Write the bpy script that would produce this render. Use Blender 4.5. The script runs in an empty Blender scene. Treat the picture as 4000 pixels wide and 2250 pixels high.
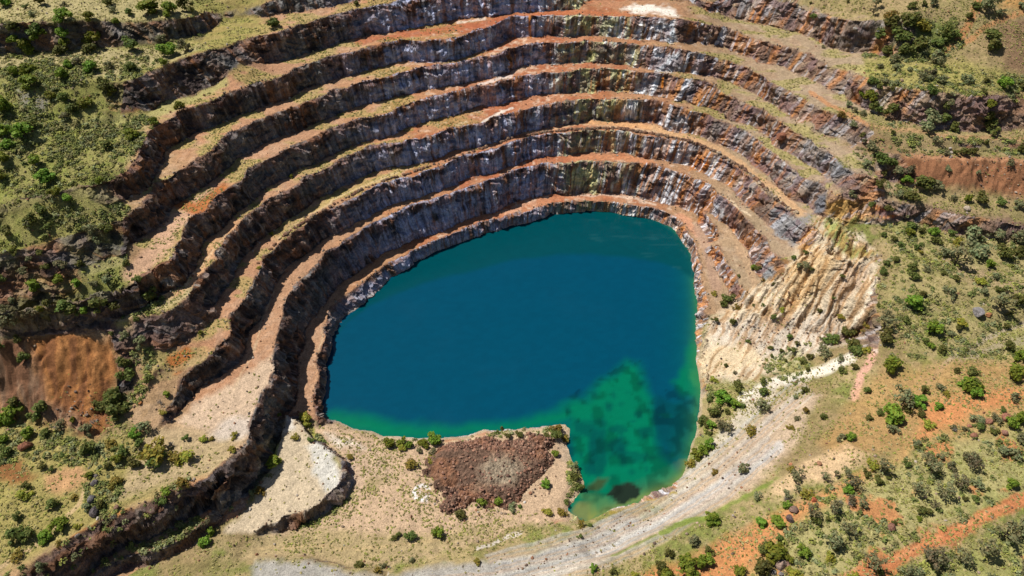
import bpy, math, random
import numpy as np
from mathutils import Vector, Matrix, Euler
R = math.radians
random.seed(7)
C = bpy.context.scene.collection
# ------------------------------------------------------------------ camera
HC, PITCH, HFOV = 170.0, R(45), R(73)
FV = 1288 / math.tan(HFOV / 2)            # focal length in survey units (2576 wide frame)
CP, SP = math.cos(PITCH), math.sin(PITCH)
cam_d = bpy.data.cameras.new('camera'); cam = bpy.data.objects.new('camera', cam_d); C.objects.link(cam)
cam.location = (0, 0, HC); cam.rotation_euler = (R(90) - PITCH, 0, 0)
cam_d.sensor_width = 36; cam_d.angle = HFOV; cam_d.clip_start = 1; cam_d.clip_end = 8000
bpy.context.scene.camera = cam

def at(u, v, z):
    """plan position of a survey sighting (u, v) at height z"""
    a = (np.asarray(u, float) - 1288) / FV; b = (np.asarray(v, float) - 724.5) / FV
    t = (z - HC) / (-SP - b * CP)
    return a * t, (CP - b * SP) * t
def sight(x, y, z):
    dz = z - HC
    d = y * CP - dz * SP
    return 1288 + FV * x / d, 724.5 - FV * (y * SP + dz * CP) / d

# ------------------------------------------------------------------ noise
_rs = np.random.RandomState(3)
_T = _rs.rand(256, 256).astype(np.float32); _P = _rs.permutation(256)
def vn2(x, y, s=0):
    x = x + s * 17.31; y = y + s * 9.77
    ix = np.floor(x).astype(np.int32); iy = np.floor(y).astype(np.int32)
    fx = (x - ix).astype(np.float32); fy = (y - iy).astype(np.float32)
    fx = fx * fx * (3 - 2 * fx); fy = fy * fy * (3 - 2 * fy)
    a, b, c, d = ix & 255, iy & 255, (ix + 1) & 255, (iy + 1) & 255
    return (_T[a, b] * (1 - fx) + _T[c, b] * fx) * (1 - fy) + (_T[a, d] * (1 - fx) + _T[c, d] * fx) * fy
def vn3(x, y, z, s=0):
    iz = np.floor(z).astype(np.int32); fz = (z - iz).astype(np.float32); fz = fz * fz * (3 - 2 * fz)
    o0 = _P[iz & 255]; o1 = _P[(iz + 1) & 255]
    return vn2(x + o0, y + o0 * 1.0, s) * (1 - fz) + vn2(x + o1, y + o1 * 1.0, s) * fz
def fb2(x, y, o=3, s=0):
    r = 0; a = 0.5; t = 0
    for i in range(o):
        r = r + a * vn2(x * 2 ** i, y * 2 ** i, s + i * 5); t += a; a *= .5
    return r / t
def fb3(x, y, z, o=3, s=0):
    r = 0; a = 0.5; t = 0
    for i in range(o):
        r = r + a * vn3(x * 2 ** i, y * 2 ** i, z * 2 ** i, s + i * 5); t += a; a *= .5
    return r / t
def sst(a, b, x):
    t = np.clip((x - a) / (b - a), 0, 1); return t * t * (3 - 2 * t)

# ------------------------------------------------------------------ levels and survey lines
Z = [0, 4.4, 16.4, 24.6, 33.0, 40.6, 48.0, 55.2, 64.0, 74.0]
SHORE = [(1288,571),(1355,551),(1421,536),(1488,531),(1521,531),(1571,540),(1621,546),(1655,558),(1688,571),(1711,600),(1735,636),(1746,683),(1750,736),(1753,783),(1751,833),(1750,860),(1753,883),(1750,906),(1755,933),(1763,966),(1758,999),(1748,1049),(1751,1076),(1738,1116),(1728,1166),(1718,1196),(1688,1223),(1655,1233),(1605,1256),(1561,1269),(1521,1286),(1488,1303),(1468,1313),(1451,1299),(1428,1283),(1445,1263),(1458,1243),(1475,1213),(1465,1196),(1448,1166),(1435,1133),(1425,1119),(1441,1099),(1435,1073),(1421,1063),(1388,1069),(1348,1073),(1308,1074),(1288,1081),(1211,1081),(1184,1089),(1111,1103),(1044,1099),(994,1094),(964,1093),(934,1083),(887,1076),(844,1056),(824,1054),(817,1059),(816,1033),(817,999),(819,966),(821,966),(827,900),(836,846),(857,820),(877,793),(944,740),(1011,686),(1094,633),(1177,603),(1244,586)]
C1 = [(811,1053),(799,1036),(802,999),(802,966),(807,910),(812,866),(814,811),(824,800),(841,773),(871,738),(911,710),(964,675),(1027,643),(1077,613),(1144,586),(1211,563),(1288,545),(1338,526),(1388,513),(1455,506),(1505,504),(1528,508),(1571,512),(1610,516),(1652,525),(1685,541),(1710,553),(1727,583),(1743,603),(1746,625),(1752,650),(1757,666),(1765,690),(1768,720),(1772,760),(1774,790)]
C2a = [(573,1163),(600,1140),(620,1126),(627,1089),(625,1104),(627,1083),(639,1066),(651,1008),(657,988),(672,966),(681,966),(694,910),(704,866),(711,833),(717,783),(727,746),(744,723),(771,693),(794,666),(817,640),(857,613),(887,596),(934,566),(994,536),(1044,516),(1137,486),(1211,463),(1250,447),(1288,430),(1355,417),(1438,408),(1505,410),(1588,412),(1652,417),(1677,423),(1702,428),(1727,438),(1760,451),(1785,466),(1805,486),(1827,498),(1832,513),(1852,525),(1865,540),(1873,555),(1893,566),(1898,581),(1918,600),(1932,622),(1949,646)]
C3 = [(380,1083),(405,1066),(417,1039),(445,1004),(470,979),(477,953),(489,944),(514,921),(534,898),(555,863),(572,846),(582,821),(595,788),(612,768),(619,743),(644,710),(661,670),(681,640),(711,610),(737,586),(777,563),(804,543),(861,516),(921,483),(961,463),(1027,447),(1077,430),(1127,413),(1177,393),(1244,373),(1288,357),(1355,343),(1438,333),(1505,330),(1571,333),(1610,340),(1660,348),(1710,356),(1743,365),(1777,376),(1810,393),(1835,411),(1868,430),(1902,458),(1923,483),(1957,513),(1982,528),(2002,548),(2019,563),(2032,576),(2052,581),(2069,591)]
C4 = [(-60,880),(0,866),(67,836),(117,830),(150,826),(230,826),(260,820),(293,803),(339,794),(402,791),(430,778),(459,758),(472,749),(482,729),(489,724),(497,708),(507,698),(522,681),(532,660),(545,638),(569,613),(575,590),(597,571),(615,548),(651,525),(680,500),(711,483),(744,463),(784,437),(827,417),(877,393),(927,373),(977,363),(1044,350),(1094,337),(1144,320),(1211,307),(1288,284),(1355,267),(1421,255),(1488,248),(1555,250),(1610,255),(1660,258),(1702,271),(1743,278),(1777,291),(1818,303),(1843,316),(1877,331),(1902,350),(1932,376),(1957,401),(1982,418),(2007,436),(2032,453),(2065,470),(2079,486),(2099,496),(2149,503),(2174,506),(2215,513)]
C5 = [(267,733),(333,713),(364,693),(389,678),(422,663),(445,643),(442,630),(452,611),(470,580),(480,550),(514,528),(539,503),(564,486),(572,475),(605,457),(622,433),(644,413),(711,383),(761,360),(827,330),(861,313),(911,297),(977,287),(1011,268),(1077,247),(1144,230),(1211,217),(1288,197),(1355,187),(1438,180),(1505,178),(1571,180),(1610,182),(1677,187),(1743,197),(1777,205),(1818,228),(1835,245),(1860,251),(1885,260),(1910,275),(1932,290),(1965,316),(2007,335),(2032,350),(2057,370),(2090,391),(2107,410),(2132,425),(2165,435),(2215,450)]
C6 = [(310,550),(344,533),(364,520),(375,500),(379,483),(380,475),(394,460),(429,452),(455,433),(472,413),(510,392),(555,358),(580,335),(644,305),(711,283),(761,267),(827,233),(894,213),(977,193),(1044,177),(1111,163),(1177,153),(1244,138),(1288,122),(1355,110),(1421,107),(1488,108),(1555,110),(1610,112),(1685,116),(1727,130),(1760,135),(1810,143),(1860,160),(1902,180),(1932,199),(1982,227),(2015,240),(2055,263),(2079,277),(2119,287),(2165,303),(2185,312),(2232,327),(2265,333)]
C7 = [(283,447),(340,417),(350,383),(367,343),(393,320),(427,297),(500,267),(560,240),(600,227),(644,210),(694,200),(761,170),(811,150),(877,133),(927,117),(977,107),(1027,103),(1077,103),(1144,97),(1211,75),(1250,58),(1288,43),(1371,40),(1438,38),(1505,43),(1555,42),(1610,43),(1710,49),(1777,58),(1827,70),(1877,87),(1932,107),(1999,123),(2092,157),(2119,173),(2139,190)]
C8 = [(-60,150),(0,167),(100,187),(183,200),(267,200),(333,197),(430,157),(533,123),(644,95),(664,90),(711,77),(754,67),(811,47),(877,30),(944,20),(977,13),(1044,3),(1080,-6),(1150,-18),(1288,-32),(1450,-42)]
DROP = 8.0   # the right hand end of the terraces is lower
LINES = []      # (list of plan points, list of heights)
def res(p, n):
    p = np.array(p, float); s = np.r_[0, np.cumsum(np.hypot(*np.diff(p, axis=0).T))]
    t = np.linspace(0, s[-1], n); return np.stack([np.interp(t, s, p[:, i]) for i in range(p.shape[1])], 1)
def line(z, pts):
    zz = [z] * len(pts) if np.isscalar(z) else np.interp(np.linspace(0, 1, len(pts)), np.linspace(0, 1, len(z)), z)
    zz = [h - DROP * float(np.interp(h, [Z[2], Z[8]], [0, 1])) * float(sst(1700, 1880, u)) for h, (u, v) in zip(zz, pts)]
    P = [(*at(u, v, h), h) for (u, v), h in zip(pts, zz)]
    LINES.append(P); return P
def face(crest, zt, zb, until, ang=75):
    """crest line at zt, and its toe at zb offset down slope towards the pit, for the part left of u = until"""
    P = line(zt, crest)
    q = [(p, c) for p, c in zip(P, crest)]
    k = next((i for i, c in enumerate(crest) if c[0] > until and i > 6), len(crest))
    pr = res([(p[0], p[1], p[2]) for p in P[:k]], 260)
    for _ in range(30): pr[1:-1, :2] = (pr[:-2, :2] + pr[2:, :2]) / 2 * .5 + pr[1:-1, :2] * .5
    d = np.gradient(pr[:, :2], axis=0); nrm = np.stack([d[:, 1], -d[:, 0]], 1); nrm /= np.hypot(nrm[:, 0], nrm[:, 1])[:, None] + 1e-9
    zb_ = np.interp(np.linspace(0, 1, len(pr)), np.linspace(0, 1, 2 if not np.isscalar(zb) else 1), zb if not np.isscalar(zb) else [zb])
    off = (pr[:, 2] - zb_) / math.tan(R(ang))
    t = pr[:, :2] + nrm * off[:, None]
    LINES.append([(x, y, h) for (x, y), h in zip(t, zb_)])
face(C2a, Z[2], Z[1], 1520)
face(C3, [Z[2] + 1.5, Z[2] + 5, Z[3], Z[3], Z[3], Z[3], Z[3], Z[3], Z[3], Z[3], Z[3] - .5], (Z[2] + .5, Z[2]), 1520)
face(C4[14:], Z[4], Z[3], 1520)
line(Z[4], C4[:15])
face(C5, Z[5], Z[4], 1520)
face(C6, Z[6], Z[5], 1520)
face(C7, Z[7], Z[6], 1540)
line(Z[8], C8)
face(C8[8:], Z[8], Z[7], 1455, 72)
line(Z[1], C1)
# toes seen on the far and right walls
line(Z[1], [(1500,484),(1555,484),(1621,497),(1677,511),(1710,518),(1730,528),(1755,546),(1760,552),(1768,576),(1783,596),(1788,621),(1797,645),(1807,671),(1818,691),(1828,716),(1842,745),(1861,776)])
LB = Z[1] + 4.5
line(LB, [(1777,538),(1787,563),(1793,586),(1798,613),(1815,626),(1823,650),(1835,671),(1843,691),(1860,720),(1875,750)])
line(LB, [(1782,538),(1798,541),(1815,555),(1832,570),(1855,593),(1875,626),(1885,650),(1902,671),(1918,698)])
line(Z[2], [(1505,383),(1571,385),(1621,397),(1635,402),(1668,405),(1710,413),(1743,423),(1777,441),(1802,455),(1827,466),(1843,485),(1868,503),(1885,525),(1902,546),(1918,555),(1932,565),(1949,583),(1974,606),(2002,613),(2020,612)])
line([Z[3], Z[3], Z[3], Z[3], Z[3] + 2], [(1505,302),(1588,305),(1610,307),(1677,323),(1710,331),(1735,335),(1768,348),(1793,356),(1827,373),(1852,383),(1877,400),(1902,418),(1932,443),(1957,470),(1982,498),(2007,508),(2032,516),(2040,538),(2065,545),(2082,545),(2107,548),(2112,558),(2140,563),(2180,558),(2215,562),(2254,566)])
line(Z[4], [(1505,227),(1588,233),(1610,238),(1677,251),(1727,260),(1777,268),(1802,283),(1835,300),(1868,315),(1902,325),(1932,345),(1949,365),(1974,380),(1999,395),(2032,411),(2057,425),(2082,446)])
line(Z[5], [(1505,160),(1571,165),(1610,172),(1677,180),(1727,183),(1777,190),(1818,202),(1860,217),(1902,233),(1932,250),(1965,275),(1999,308),(2025,335),(2065,341),(2099,355),(2124,365),(2165,369)])
line([Z[6]] * 16 + [Z[6] - .3, Z[6] - .3], [(1540,94),(1610,97),(1677,103),(1718,106),(1760,107),(1810,113),(1852,130),(1902,148),(1932,160),(2015,193),(2072,227),(2132,247),(2160,262),(2200,290),(2250,300),(2330,320),(2450,330),(2600,325)])
line([Z[7]] * 11 + [Z[7] + 1, Z[7] + 5, Z[7] + 6.5, Z[7] + 7], [(1455,5),(1550,2),(1620,-2),(1720,5),(1781,30),(1838,48),(1932,63),(1999,83),(2049,100),(2092,117),(2139,130),(2170,136),(2260,150),(2330,152),(2400,160)])
# right hand slopes
line([Z[7], Z[7] + 2.5, Z[7] + 5.5, Z[7] + 6], [(2149,182),(2170,192),(2249,188),(2320,197)])
line([Z[7] - 1, Z[7] + .5, Z[7] + 3.5, Z[7] + 5, Z[7] + 5, Z[7] + 5, Z[7] + 5], [(2152,215),(2185,219),(2249,222),(2320,226),(2399,240),(2480,246),(2530,238)])
line([58, 60.5, 62, 63, 64, 66, 68, 71, 72, 72, 72], [(1768,5),(1850,10),(1932,17),(1982,20),(2049,37),(2105,50),(2182,53),(2250,45),(2309,28),(2399,30),(2470,40)])
line(Z[6], [(2249,319),(2365,339),(2600,342)])
line(Z[6] - .4, [(2249,330),(2365,352),(2600,355)])
line(Z[6] - 3.2, [(2160,350),(2260,372),(2350,380),(2600,383)])
line(Z[6] - 3.6, [(2215,380),(2282,392),(2399,400),(2600,406)])
line(Z[4] + 2.5, [(2215,455),(2270,470),(2340,485),(2450,497),(2600,510)])
line(Z[4], [(2215,513),(2282,518),(2399,535),(2499,555),(2600,575)])
line(Z[3] + 2, [(2265,553),(2365,578),(2440,590),(2600,610)])
line(Z[3] + .5, [(2260,600),(2400,640),(2600,680)])
line([Z[3] - 1, Z[3] - 2], [(2082,616),(2099,650),(2124,655),(2157,650),(2190,646),(2212,656)])
line([Z[3] - 7, Z[3] - 8], [(2092,640),(2104,668),(2126,678),(2157,674),(2180,668),(2195,672)])
line(Z[2], [(1949,650),(1974,655),(1990,664)])
line([Z[3] - 2, 20, 17, 14], [(2222,668),(2205,720),(2200,775),(2215,830),(2205,900),(2150,990)])
line([Z[2] - 2, 11, 8], [(1985,700),(2060,770),(2150,815)])
line([7.5, 6, 4], [(1880,780),(1960,820),(2090,850),(2160,870)])
line([4, 3, 3.5, 4], [(1800,800),(1850,900),(1900,930),(2000,900)])
line([2.2, 2.6, 2.2, 2.5, 2.2, 2.2, 2.2], [(1772,810),(1776,880),(1772,940),(1790,990),(1772,1060),(1760,1120),(1740,1180),(1710,1225),(1640,1260)])
line([5, 5, 6, 6], [(1500,1400),(1600,1345),(1740,1250),(1830,1150),(1900,1050),(2000,960)])
line([11, 12, 13, 14, 14], [(1450,1440),(1560,1390),(1650,1338),(1790,1295),(1900,1230),(2010,1160),(2110,1080),(2160,1000)])
line([14, 15.5, 16, 17], [(1470,1460),(1580,1408),(1680,1352),(1810,1310),(1930,1240),(2040,1165),(2140,1090)])
line([21, 22, 24], [(2140,1449),(2300,1350),(2600,1230)])
line([18, 20, 23], [(1800,1449),(2050,1300),(2300,1180),(2600,1050)])
line([17, 19, 22], [(2220,1000),(2400,900),(2600,800)])
line([22, 25, 27], [(2250,760),(2420,740),(2600,720)])
# left hand slopes
line([73, 73, 72.5, 71.5, 70.5, 70, 68.5], [(-60,57),(0,57),(117,57),(233,55),(350,47),(467,48),(520,33)])
line(Z[8] + .3, [(-60,130),(0,130),(150,130),(300,120),(400,112),(500,86),(545,66),(585,46),(674,43),(727,30),(794,27),(877,8),(937,-3)])
line(68.2, [(664,10),(760,-6),(860,-22)])
line(71, [(640,-30),(860,-60),(1100,-70)])
line(Z[7] + .2, [(560,203),(510,227),(483,240),(417,253),(380,277),(367,300),(317,303),(240,312),(120,338),(0,385),(-60,400)])
line(Z[7] - .5, [(300,447),(200,470),(100,490),(0,515),(-60,525)])
line(Z[6] + .2, [(364,455),(300,490),(180,525),(90,540),(0,555)])
line(Z[6] - .6, [(310,550),(250,575),(150,600),(60,620),(-40,640)])
line(Z[5] + .3, [(322,640),(270,655),(180,680),(90,700),(-40,720)])
line(Z[5] - .3, [(267,733),(180,755),(90,775),(-40,795)])
line(Z[4] + .2, [(415,725),(395,748),(320,772),(200,795),(100,808),(-40,835)])
line(Z[3], [(560,775),(545,800),(525,835),(495,858),(450,872),(425,890),(418,915),(395,935)])
line([24, 22.5, 19, 18.5], [(395,940),(350,965),(300,1010),(285,1045)])
line([18.5, 18.2, 18, 18], [(290,1085),(233,1099),(150,1075),(60,1050),(-40,1040)])
line([18, 17.5, 17.5], [(350,1110),(250,1150),(120,1200),(-40,1240)])
line([16.6, 16.4, 16.4, 16.2], [(573,1163),(520,1203),(433,1229),(333,1279),(277,1306),(200,1346),(133,1389),(83,1423),(20,1470)])
line(14.0, [(588,1186),(538,1230),(445,1260),(345,1310),(285,1340),(210,1383),(140,1428),(100,1460)])
line(7.6, [(585,1228),(532,1272),(470,1302),(400,1338),(322,1372),(272,1404),(217,1444),(180,1480)])
line(7.4, [(545,1278),(518,1326),(480,1350),(410,1376),(330,1403),(267,1430),(215,1475)])
line(4.3, [(560,1290),(530,1343),(487,1371),(415,1397),(337,1423),(277,1452),(240,1480)])
# wedge and floor in the foreground
WZ = 6.0
line([WZ + .6, WZ, WZ, WZ, WZ, WZ - .3, WZ - 1.5], [(718,1044),(732,1036),(742,1055),(764,1085),(800,1110),(838,1143),(854,1165),(860,1190),(858,1215),(844,1236),(820,1258),(787,1279),(727,1303),(690,1322),(640,1340)])
line([2.8, 2.2, 1.6, 1.5, 1.6, 1.9, 2.8], [(752,1062),(775,1090),(812,1118),(850,1150),(874,1175),(885,1205),(882,1235),(872,1255),(840,1280),(796,1303),(735,1327),(700,1343),(650,1352)])
line([WZ + .3, WZ - .3, 4.6], [(705,1080),(690,1160),(668,1200),(620,1270),(560,1340)])
line([3.4, 2.2, 2.0], [(760,1045),(790,1075),(815,1070)])
line([1.6, 1.4, 1.6, 1.4], [(840,1075),(960,1115),(1111,1125),(1211,1100),(1400,1085)])
line([1.4, 1.2, 1.2], [(1445,1180),(1430,1230),(1400,1270)])
line([2.2, 2, 1.6, 1.6], [(700,1380),(900,1300),(1100,1330),(1300,1300),(1420,1300)])
line([3.0, 2.6, 2.4, 2.2, 2.0], [(600,1400),(770,1398),(880,1425),(970,1432),(1080,1405),(1230,1360),(1340,1318)])
line([4.2, 4.0, 3.2, 3.4, 3.6], [(640,1412),(770,1408),(880,1436),(970,1444),(1080,1418),(1230,1374),(1380,1335),(1470,1325)])
line([5.5, 6, 6], [(700,1449),(1000,1470),(1250,1430)])

# ------------------------------------------------------------------ height grid
G = 0.4
X0, X1, Y0, Y1 = -216.0, 216.0, 40.0, 318.0
NX, NY = int((X1 - X0) / G) + 1, int((Y1 - Y0) / G) + 1
def inpoly(px, py, poly):
    r = np.zeros(px.shape, bool); n = len(poly)
    for i in range(n):
        x1, y1 = poly[i]; x2, y2 = poly[i - 1]
        if y1 == y2: continue
        r ^= ((py < y1) != (py < y2)) & (px < (x2 - x1) * (py - y1) / (y2 - y1) + x1)
    return r
shore_xy = [tuple(map(float, at(u, v, 0))) for u, v in SHORE]
FS = np.zeros((NY, NX)); FN = np.zeros((NY, NX))
def stamp(P):
    P = np.array(P); s = np.r_[0, np.cumsum(np.hypot(*np.diff(P[:, :2], axis=0).T))]
    t = np.arange(0, s[-1], G * .4)
    x, y, z = (np.interp(t, s, P[:, i]) for i in range(3))
    i = np.round((x - X0) / G).astype(int); j = np.round((y - Y0) / G).astype(int)
    k = (i >= 0) & (i < NX) & (j >= 0) & (j < NY)
    np.add.at(FS, (j[k], i[k]), z[k]); np.add.at(FN, (j[k], i[k]), 1)
for P in LINES: stamp(P)
stamp([(x, y, -.1) for x, y in shore_xy + shore_xy[:1]])
gx = X0 + G * np.arange(NX); gy = Y0 + G * np.arange(NY)
GX, GY = np.meshgrid(gx, gy)
lake_in = inpoly(GX, GY, shore_xy)
er = lake_in.copy()
for _ in range(4): er[1:-1, 1:-1] = er[1:-1, 1:-1] & er[:-2, 1:-1] & er[2:, 1:-1] & er[1:-1, :-2] & er[1:-1, 2:]
FN[er] = 1; FS[er] = -3.5
for p in ([(X0, 90, 20), (X0, 200, 58), (X0, Y1 - .5, 84)], [(X0, Y1 - .5, 84), (X1 - .5, Y1 - .5, 86)], [(X1 - .5, 60, 24), (X1 - .5, 170, 34), (X1 - .5, 220, 62), (X1 - .5, Y1 - .5, 86)],
          [(X0, 42, 14), (-60, 42, 12), (0, 42, 10), (60, 42, 20), (X1 - .5, 42, 24)]): stamp(p)
def coarsen(a):
    h, w = (a.shape[0] + 1) // 2 * 2, (a.shape[1] + 1) // 2 * 2
    b = np.zeros((h, w)); b[:a.shape[0], :a.shape[1]] = a
    return b[0::2, 0::2] + b[1::2, 0::2] + b[0::2, 1::2] + b[1::2, 1::2]
pyr = [(FS, FN)]
for _ in range(6): pyr.append((coarsen(pyr[-1][0]), coarsen(pyr[-1][1])))
z = None
for lev in range(6, -1, -1):
    s, n = pyr[lev]; m = n > 0; val = np.where(m, s / np.maximum(n, 1), 0)
    if z is None: z = np.full(s.shape, val[m].mean())
    else:
        z2 = np.repeat(np.repeat(z, 2, 0), 2, 1)[:s.shape[0], :s.shape[1]]; z = z2
    z = z.astype(np.float32); val = val.astype(np.float32); z[m] = val[m]
    for it in range(600 if lev > 2 else (260 if lev > 0 else 110)):
        p = np.pad(z, 1, mode='edge')
        z = (p[:-2, 1:-1] + p[2:, 1:-1] + p[1:-1, :-2] + p[1:-1, 2:]) * np.float32(.25)
        z[m] = val[m]
ZG = z
def blur(a, n=1):
    for _ in range(n):
        p = np.pad(a, 1, mode='edge'); a = (p[:-2, 1:-1] + p[2:, 1:-1] + p[1:-1, :-2] + p[1:-1, 2:] + 2 * a) / 6
    return a
def samp(A, x, y):
    fx = np.clip((np.asarray(x, float) - X0) / G, 0, NX - 1.001); fy = np.clip((np.asarray(y, float) - Y0) / G, 0, NY - 1.001)
    i = fx.astype(int); j = fy.astype(int); fx = fx - i; fy = fy - j
    return (A[j, i] * (1 - fx) + A[j, i + 1] * fx) * (1 - fy) + (A[j + 1, i] * (1 - fx) + A[j + 1, i + 1] * fx) * fy
Zs = blur(ZG, 2)
gyy, gxx = np.gradient(Zs, G); SL = np.hypot(gxx, gyy)
SLs = blur(SL, 2)
STEEP = blur(np.clip(SL, 0, 3), 3)

# final vertex positions: plan coordinates, warped lookup, roughness
ox = np.r_[X0 - np.cumsum(G * 1.35 ** np.arange(1, 22))[::-1], gx, X1 + np.cumsum(G * 1.35 ** np.arange(1, 22))]
oy = np.r_[Y0 - np.cumsum(G * 1.35 ** np.arange(1, 22))[::-1], gy, Y1 + np.cumsum(G * 1.35 ** np.arange(1, 22))]
VX, VY = np.meshgrid(ox, oy); VX = VX.astype(np.float64); VY = VY.astype(np.float64)
near_lake = sst(2.0, 5.0, samp(ZG, VX, VY) + 2.4)
wx = (fb2(VX / 7, VY / 7, 2, 1) - .5) * 3.4 + (fb2(VX / 2.4, VY / 2.4, 2, 2) - .5) * .9
wy = (fb2(VX / 7, VY / 7, 2, 3) - .5) * 3.4 + (fb2(VX / 2.4, VY / 2.4, 2, 4) - .5) * .9
WXX, WYY = VX + wx * (.35 + .65 * near_lake), VY + wy * (.35 + .65 * near_lake)
VZ = samp(ZG, WXX, WYY).astype(np.float64)
st = samp(STEEP, WXX, WYY); rockm = sst(.5, .95, st)
CXc, CYc = map(float, at(1290, 800, 0))
ALONG = np.arctan2(VY - CYc, VX - CXc) * 80
US, VS = sight(VX, VY, VZ)
PIT = [(650,1200),(610,1290),(300,1460),(100,1560),(-80,1620),(-80,1480),(60,1400),(200,1325),(330,1262),(430,1215),(520,1190),(575,1150),(520,1120),(300,1130),(380,1100),(300,1040),(290,990),(310,900),(260,830),(150,815),(250,770),(330,700),(300,640),(310,540),(280,460),(330,400),(300,320),(312,215),(420,152),(520,120),(455,112),(455,60),(500,15),(640,-40),(900,-70),(1450,-70),(1760,-40),(1860,-10),(2060,20),(2200,40),(2200,120),(2165,140),(2190,190),(2190,300),(2180,380),(2250,450),(2270,540),(2060,560),(2060,600),(2000,640),(1950,660),(1870,780),(1770,800),(1700,1240),(1400,1320),(1000,1090),(860,1060),(800,1060),(690,1050),(640,1150)]
# broad and fine relief of the ground
hill = 1 - inpoly(US, VS, PIT)
und = (fb2(VX / 14, VY / 14, 3, 11) - .5) * 1.8 * hill * sst(3, 9, VZ) + (fb2(VX / 3, VY / 3, 3, 12) - .5) * (.35 + .35 * hill) + (vn2(VX / .9, VY / .9, 13) - .5) * .16
VZ = VZ + und * (1 - rockm) * np.where(VZ < 1.0, .4, 1)
tal_ = blur(np.clip(rockm, 0, 1), 7) * (1 - rockm) * inpoly(US, VS, PIT); VZ = VZ + tal_ * sst(.45, .7, fb2(VX / 2.4, VY / 2.4, 3, 14)) * 1.3 * (VZ > 2)
# rock faces: buttresses and ledges pushed out along the fall line
gX = samp(blur(gxx, 3), WXX, WYY); gY = samp(blur(gyy, 3), WXX, WYY); gl = np.hypot(gX, gY) + 1e-6
GNX, GNY = gX / gl, gY / gl
PXv, PYv, PZv = VX.copy(), VY.copy(), VZ.copy()
def rock_push(x, y, z, nx, ny, w):
    zq = z + (fb2(x / 6, y / 6, 2, 24) - .5) * 5 + (x * .12 + y * .05)
    bl = np.floor(zq / 1.7); fr = zq / 1.7 - bl
    a = (vn3(x / 2.6, y / 2.6, bl * 7.31, 21) - .5) * 2.3 + (fb3(x / 1.5, y / 1.5, z / 1.2, 3, 22) - .5) * 2.2
    a = a + (fb3(x / 5, y / 5, z / 6, 2, 25) - .5) * 2.6 - np.abs(vn2(x / 1.6, y / 1.6, 26) - .5) * .8 + sst(.75, 1, fr) * .35
    return x - nx * a * w, y - ny * a * w, z + (fb3(x / .9, y / .9, z / .9, 2, 23) - .5) * .8 * w
# tilted strata of the ochre slump on the right and gullies in its scarp
SLUMP = [(1990,655),(2035,575),(2100,500),(2260,535),(2260,560),(2110,560),(2200,640),(2215,670),(2190,780),(2100,860),(1900,960),(1770,960),(1755,900),(1790,810),(1900,720)]
slm = inpoly(US + (fb2(VX / 5, VY / 5, 2, 31) - .5) * 30, VS + (fb2(VX / 5, VY / 5, 2, 32) - .5) * 30, SLUMP)
q = (VX * .78 - VY * .62) + (fb2(VX / 7, VY / 7, 2, 33) - .5) * 2.6; q2 = VX * .62 + VY * .78
strat = 1 - np.abs(2 * fb2(q / 2.6, q2 / 12, 3, 34) - 1); strat2 = 1 - np.abs(2 * vn2(q / 1.05 + fb2(VX / 3, VY / 3, 2, 37) * 2, q2 / 4, 35) - 1)
smw = blur(slm * 1.0, 4)
PZv = PZv + smw * ((strat - .7) * 3.4 + (strat2 - .5) * .9 + (fb2(VX / 1.2, VY / 1.2, 3, 36) - .5) * .9) * sst(.12, .45, st)
# rills down the scree banks
def rills(poly, amp, dx, dy):
    w_ = blur(inpoly(US, VS, poly) * 1.0, 5); c_ = VX * dy - VY * dx; l_ = VX * dx + VY * dy
    return w_ * amp * ((1 - np.abs(2 * fb2(c_ / 2.6 + (fb2(VX / 4, VY / 4, 2, 40) - .5) * 1.6, l_ / 9, 3, 38) - 1)) - .7 + (fb2(VX / .9, VY / .9, 2, 39) - .5) * .6)
PZv = PZv + rills([(-60,860),(60,850),(280,850),(300,930),(280,1090),(230,1105),(-60,1040)], 1.7, .12, -1) + rills([(2270,392),(2620,405),(2620,500),(2340,480)], 1.3, -.3, -1) + rills([(2160,222),(2540,245),(2540,310),(2190,290)], 1.4, -.2, -1)
# ------------------------------------------------------------------ ground colours (albedo)
def A(h):
    r = [int(h[i:i + 2], 16) / 255 for i in (0, 2, 4)]
    return np.array([(c / 12.92 if c <= .04045 else ((c + .055) / 1.055) ** 2.4) / 1.12 for c in r], np.float32)
def mixc(col, c, w): return col * (1 - w[..., None]) + np.asarray(c, np.float32) * w[..., None]
n1 = fb2(VX / 22, VY / 22, 3, 41); n2 = fb2(VX / 6, VY / 6, 3, 42); n3 = fb2(VX / 1.8, VY / 1.8, 3, 43); n4 = vn2(VX / .7, VY / .7, 44)
jx = (n2 - .5) * 26 + (n3 - .5) * 14; jy = (fb2(VX / 6, VY / 6, 3, 45) - .5) * 22 + (fb2(VX / 1.8, VY / 1.8, 2, 46) - .5) * 12
UJ, VJ = US + jx, VS + jy
COL = np.ones(VX.shape + (3,), np.float32) * A('a8966c')
COL = mixc(COL, A('75803c'), sst(.42, .62, n2 * .5 + n3 * .5) * .8)
COL = mixc(COL, A('8f7a58'), sst(.55, .7, n1) * .7)
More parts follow.
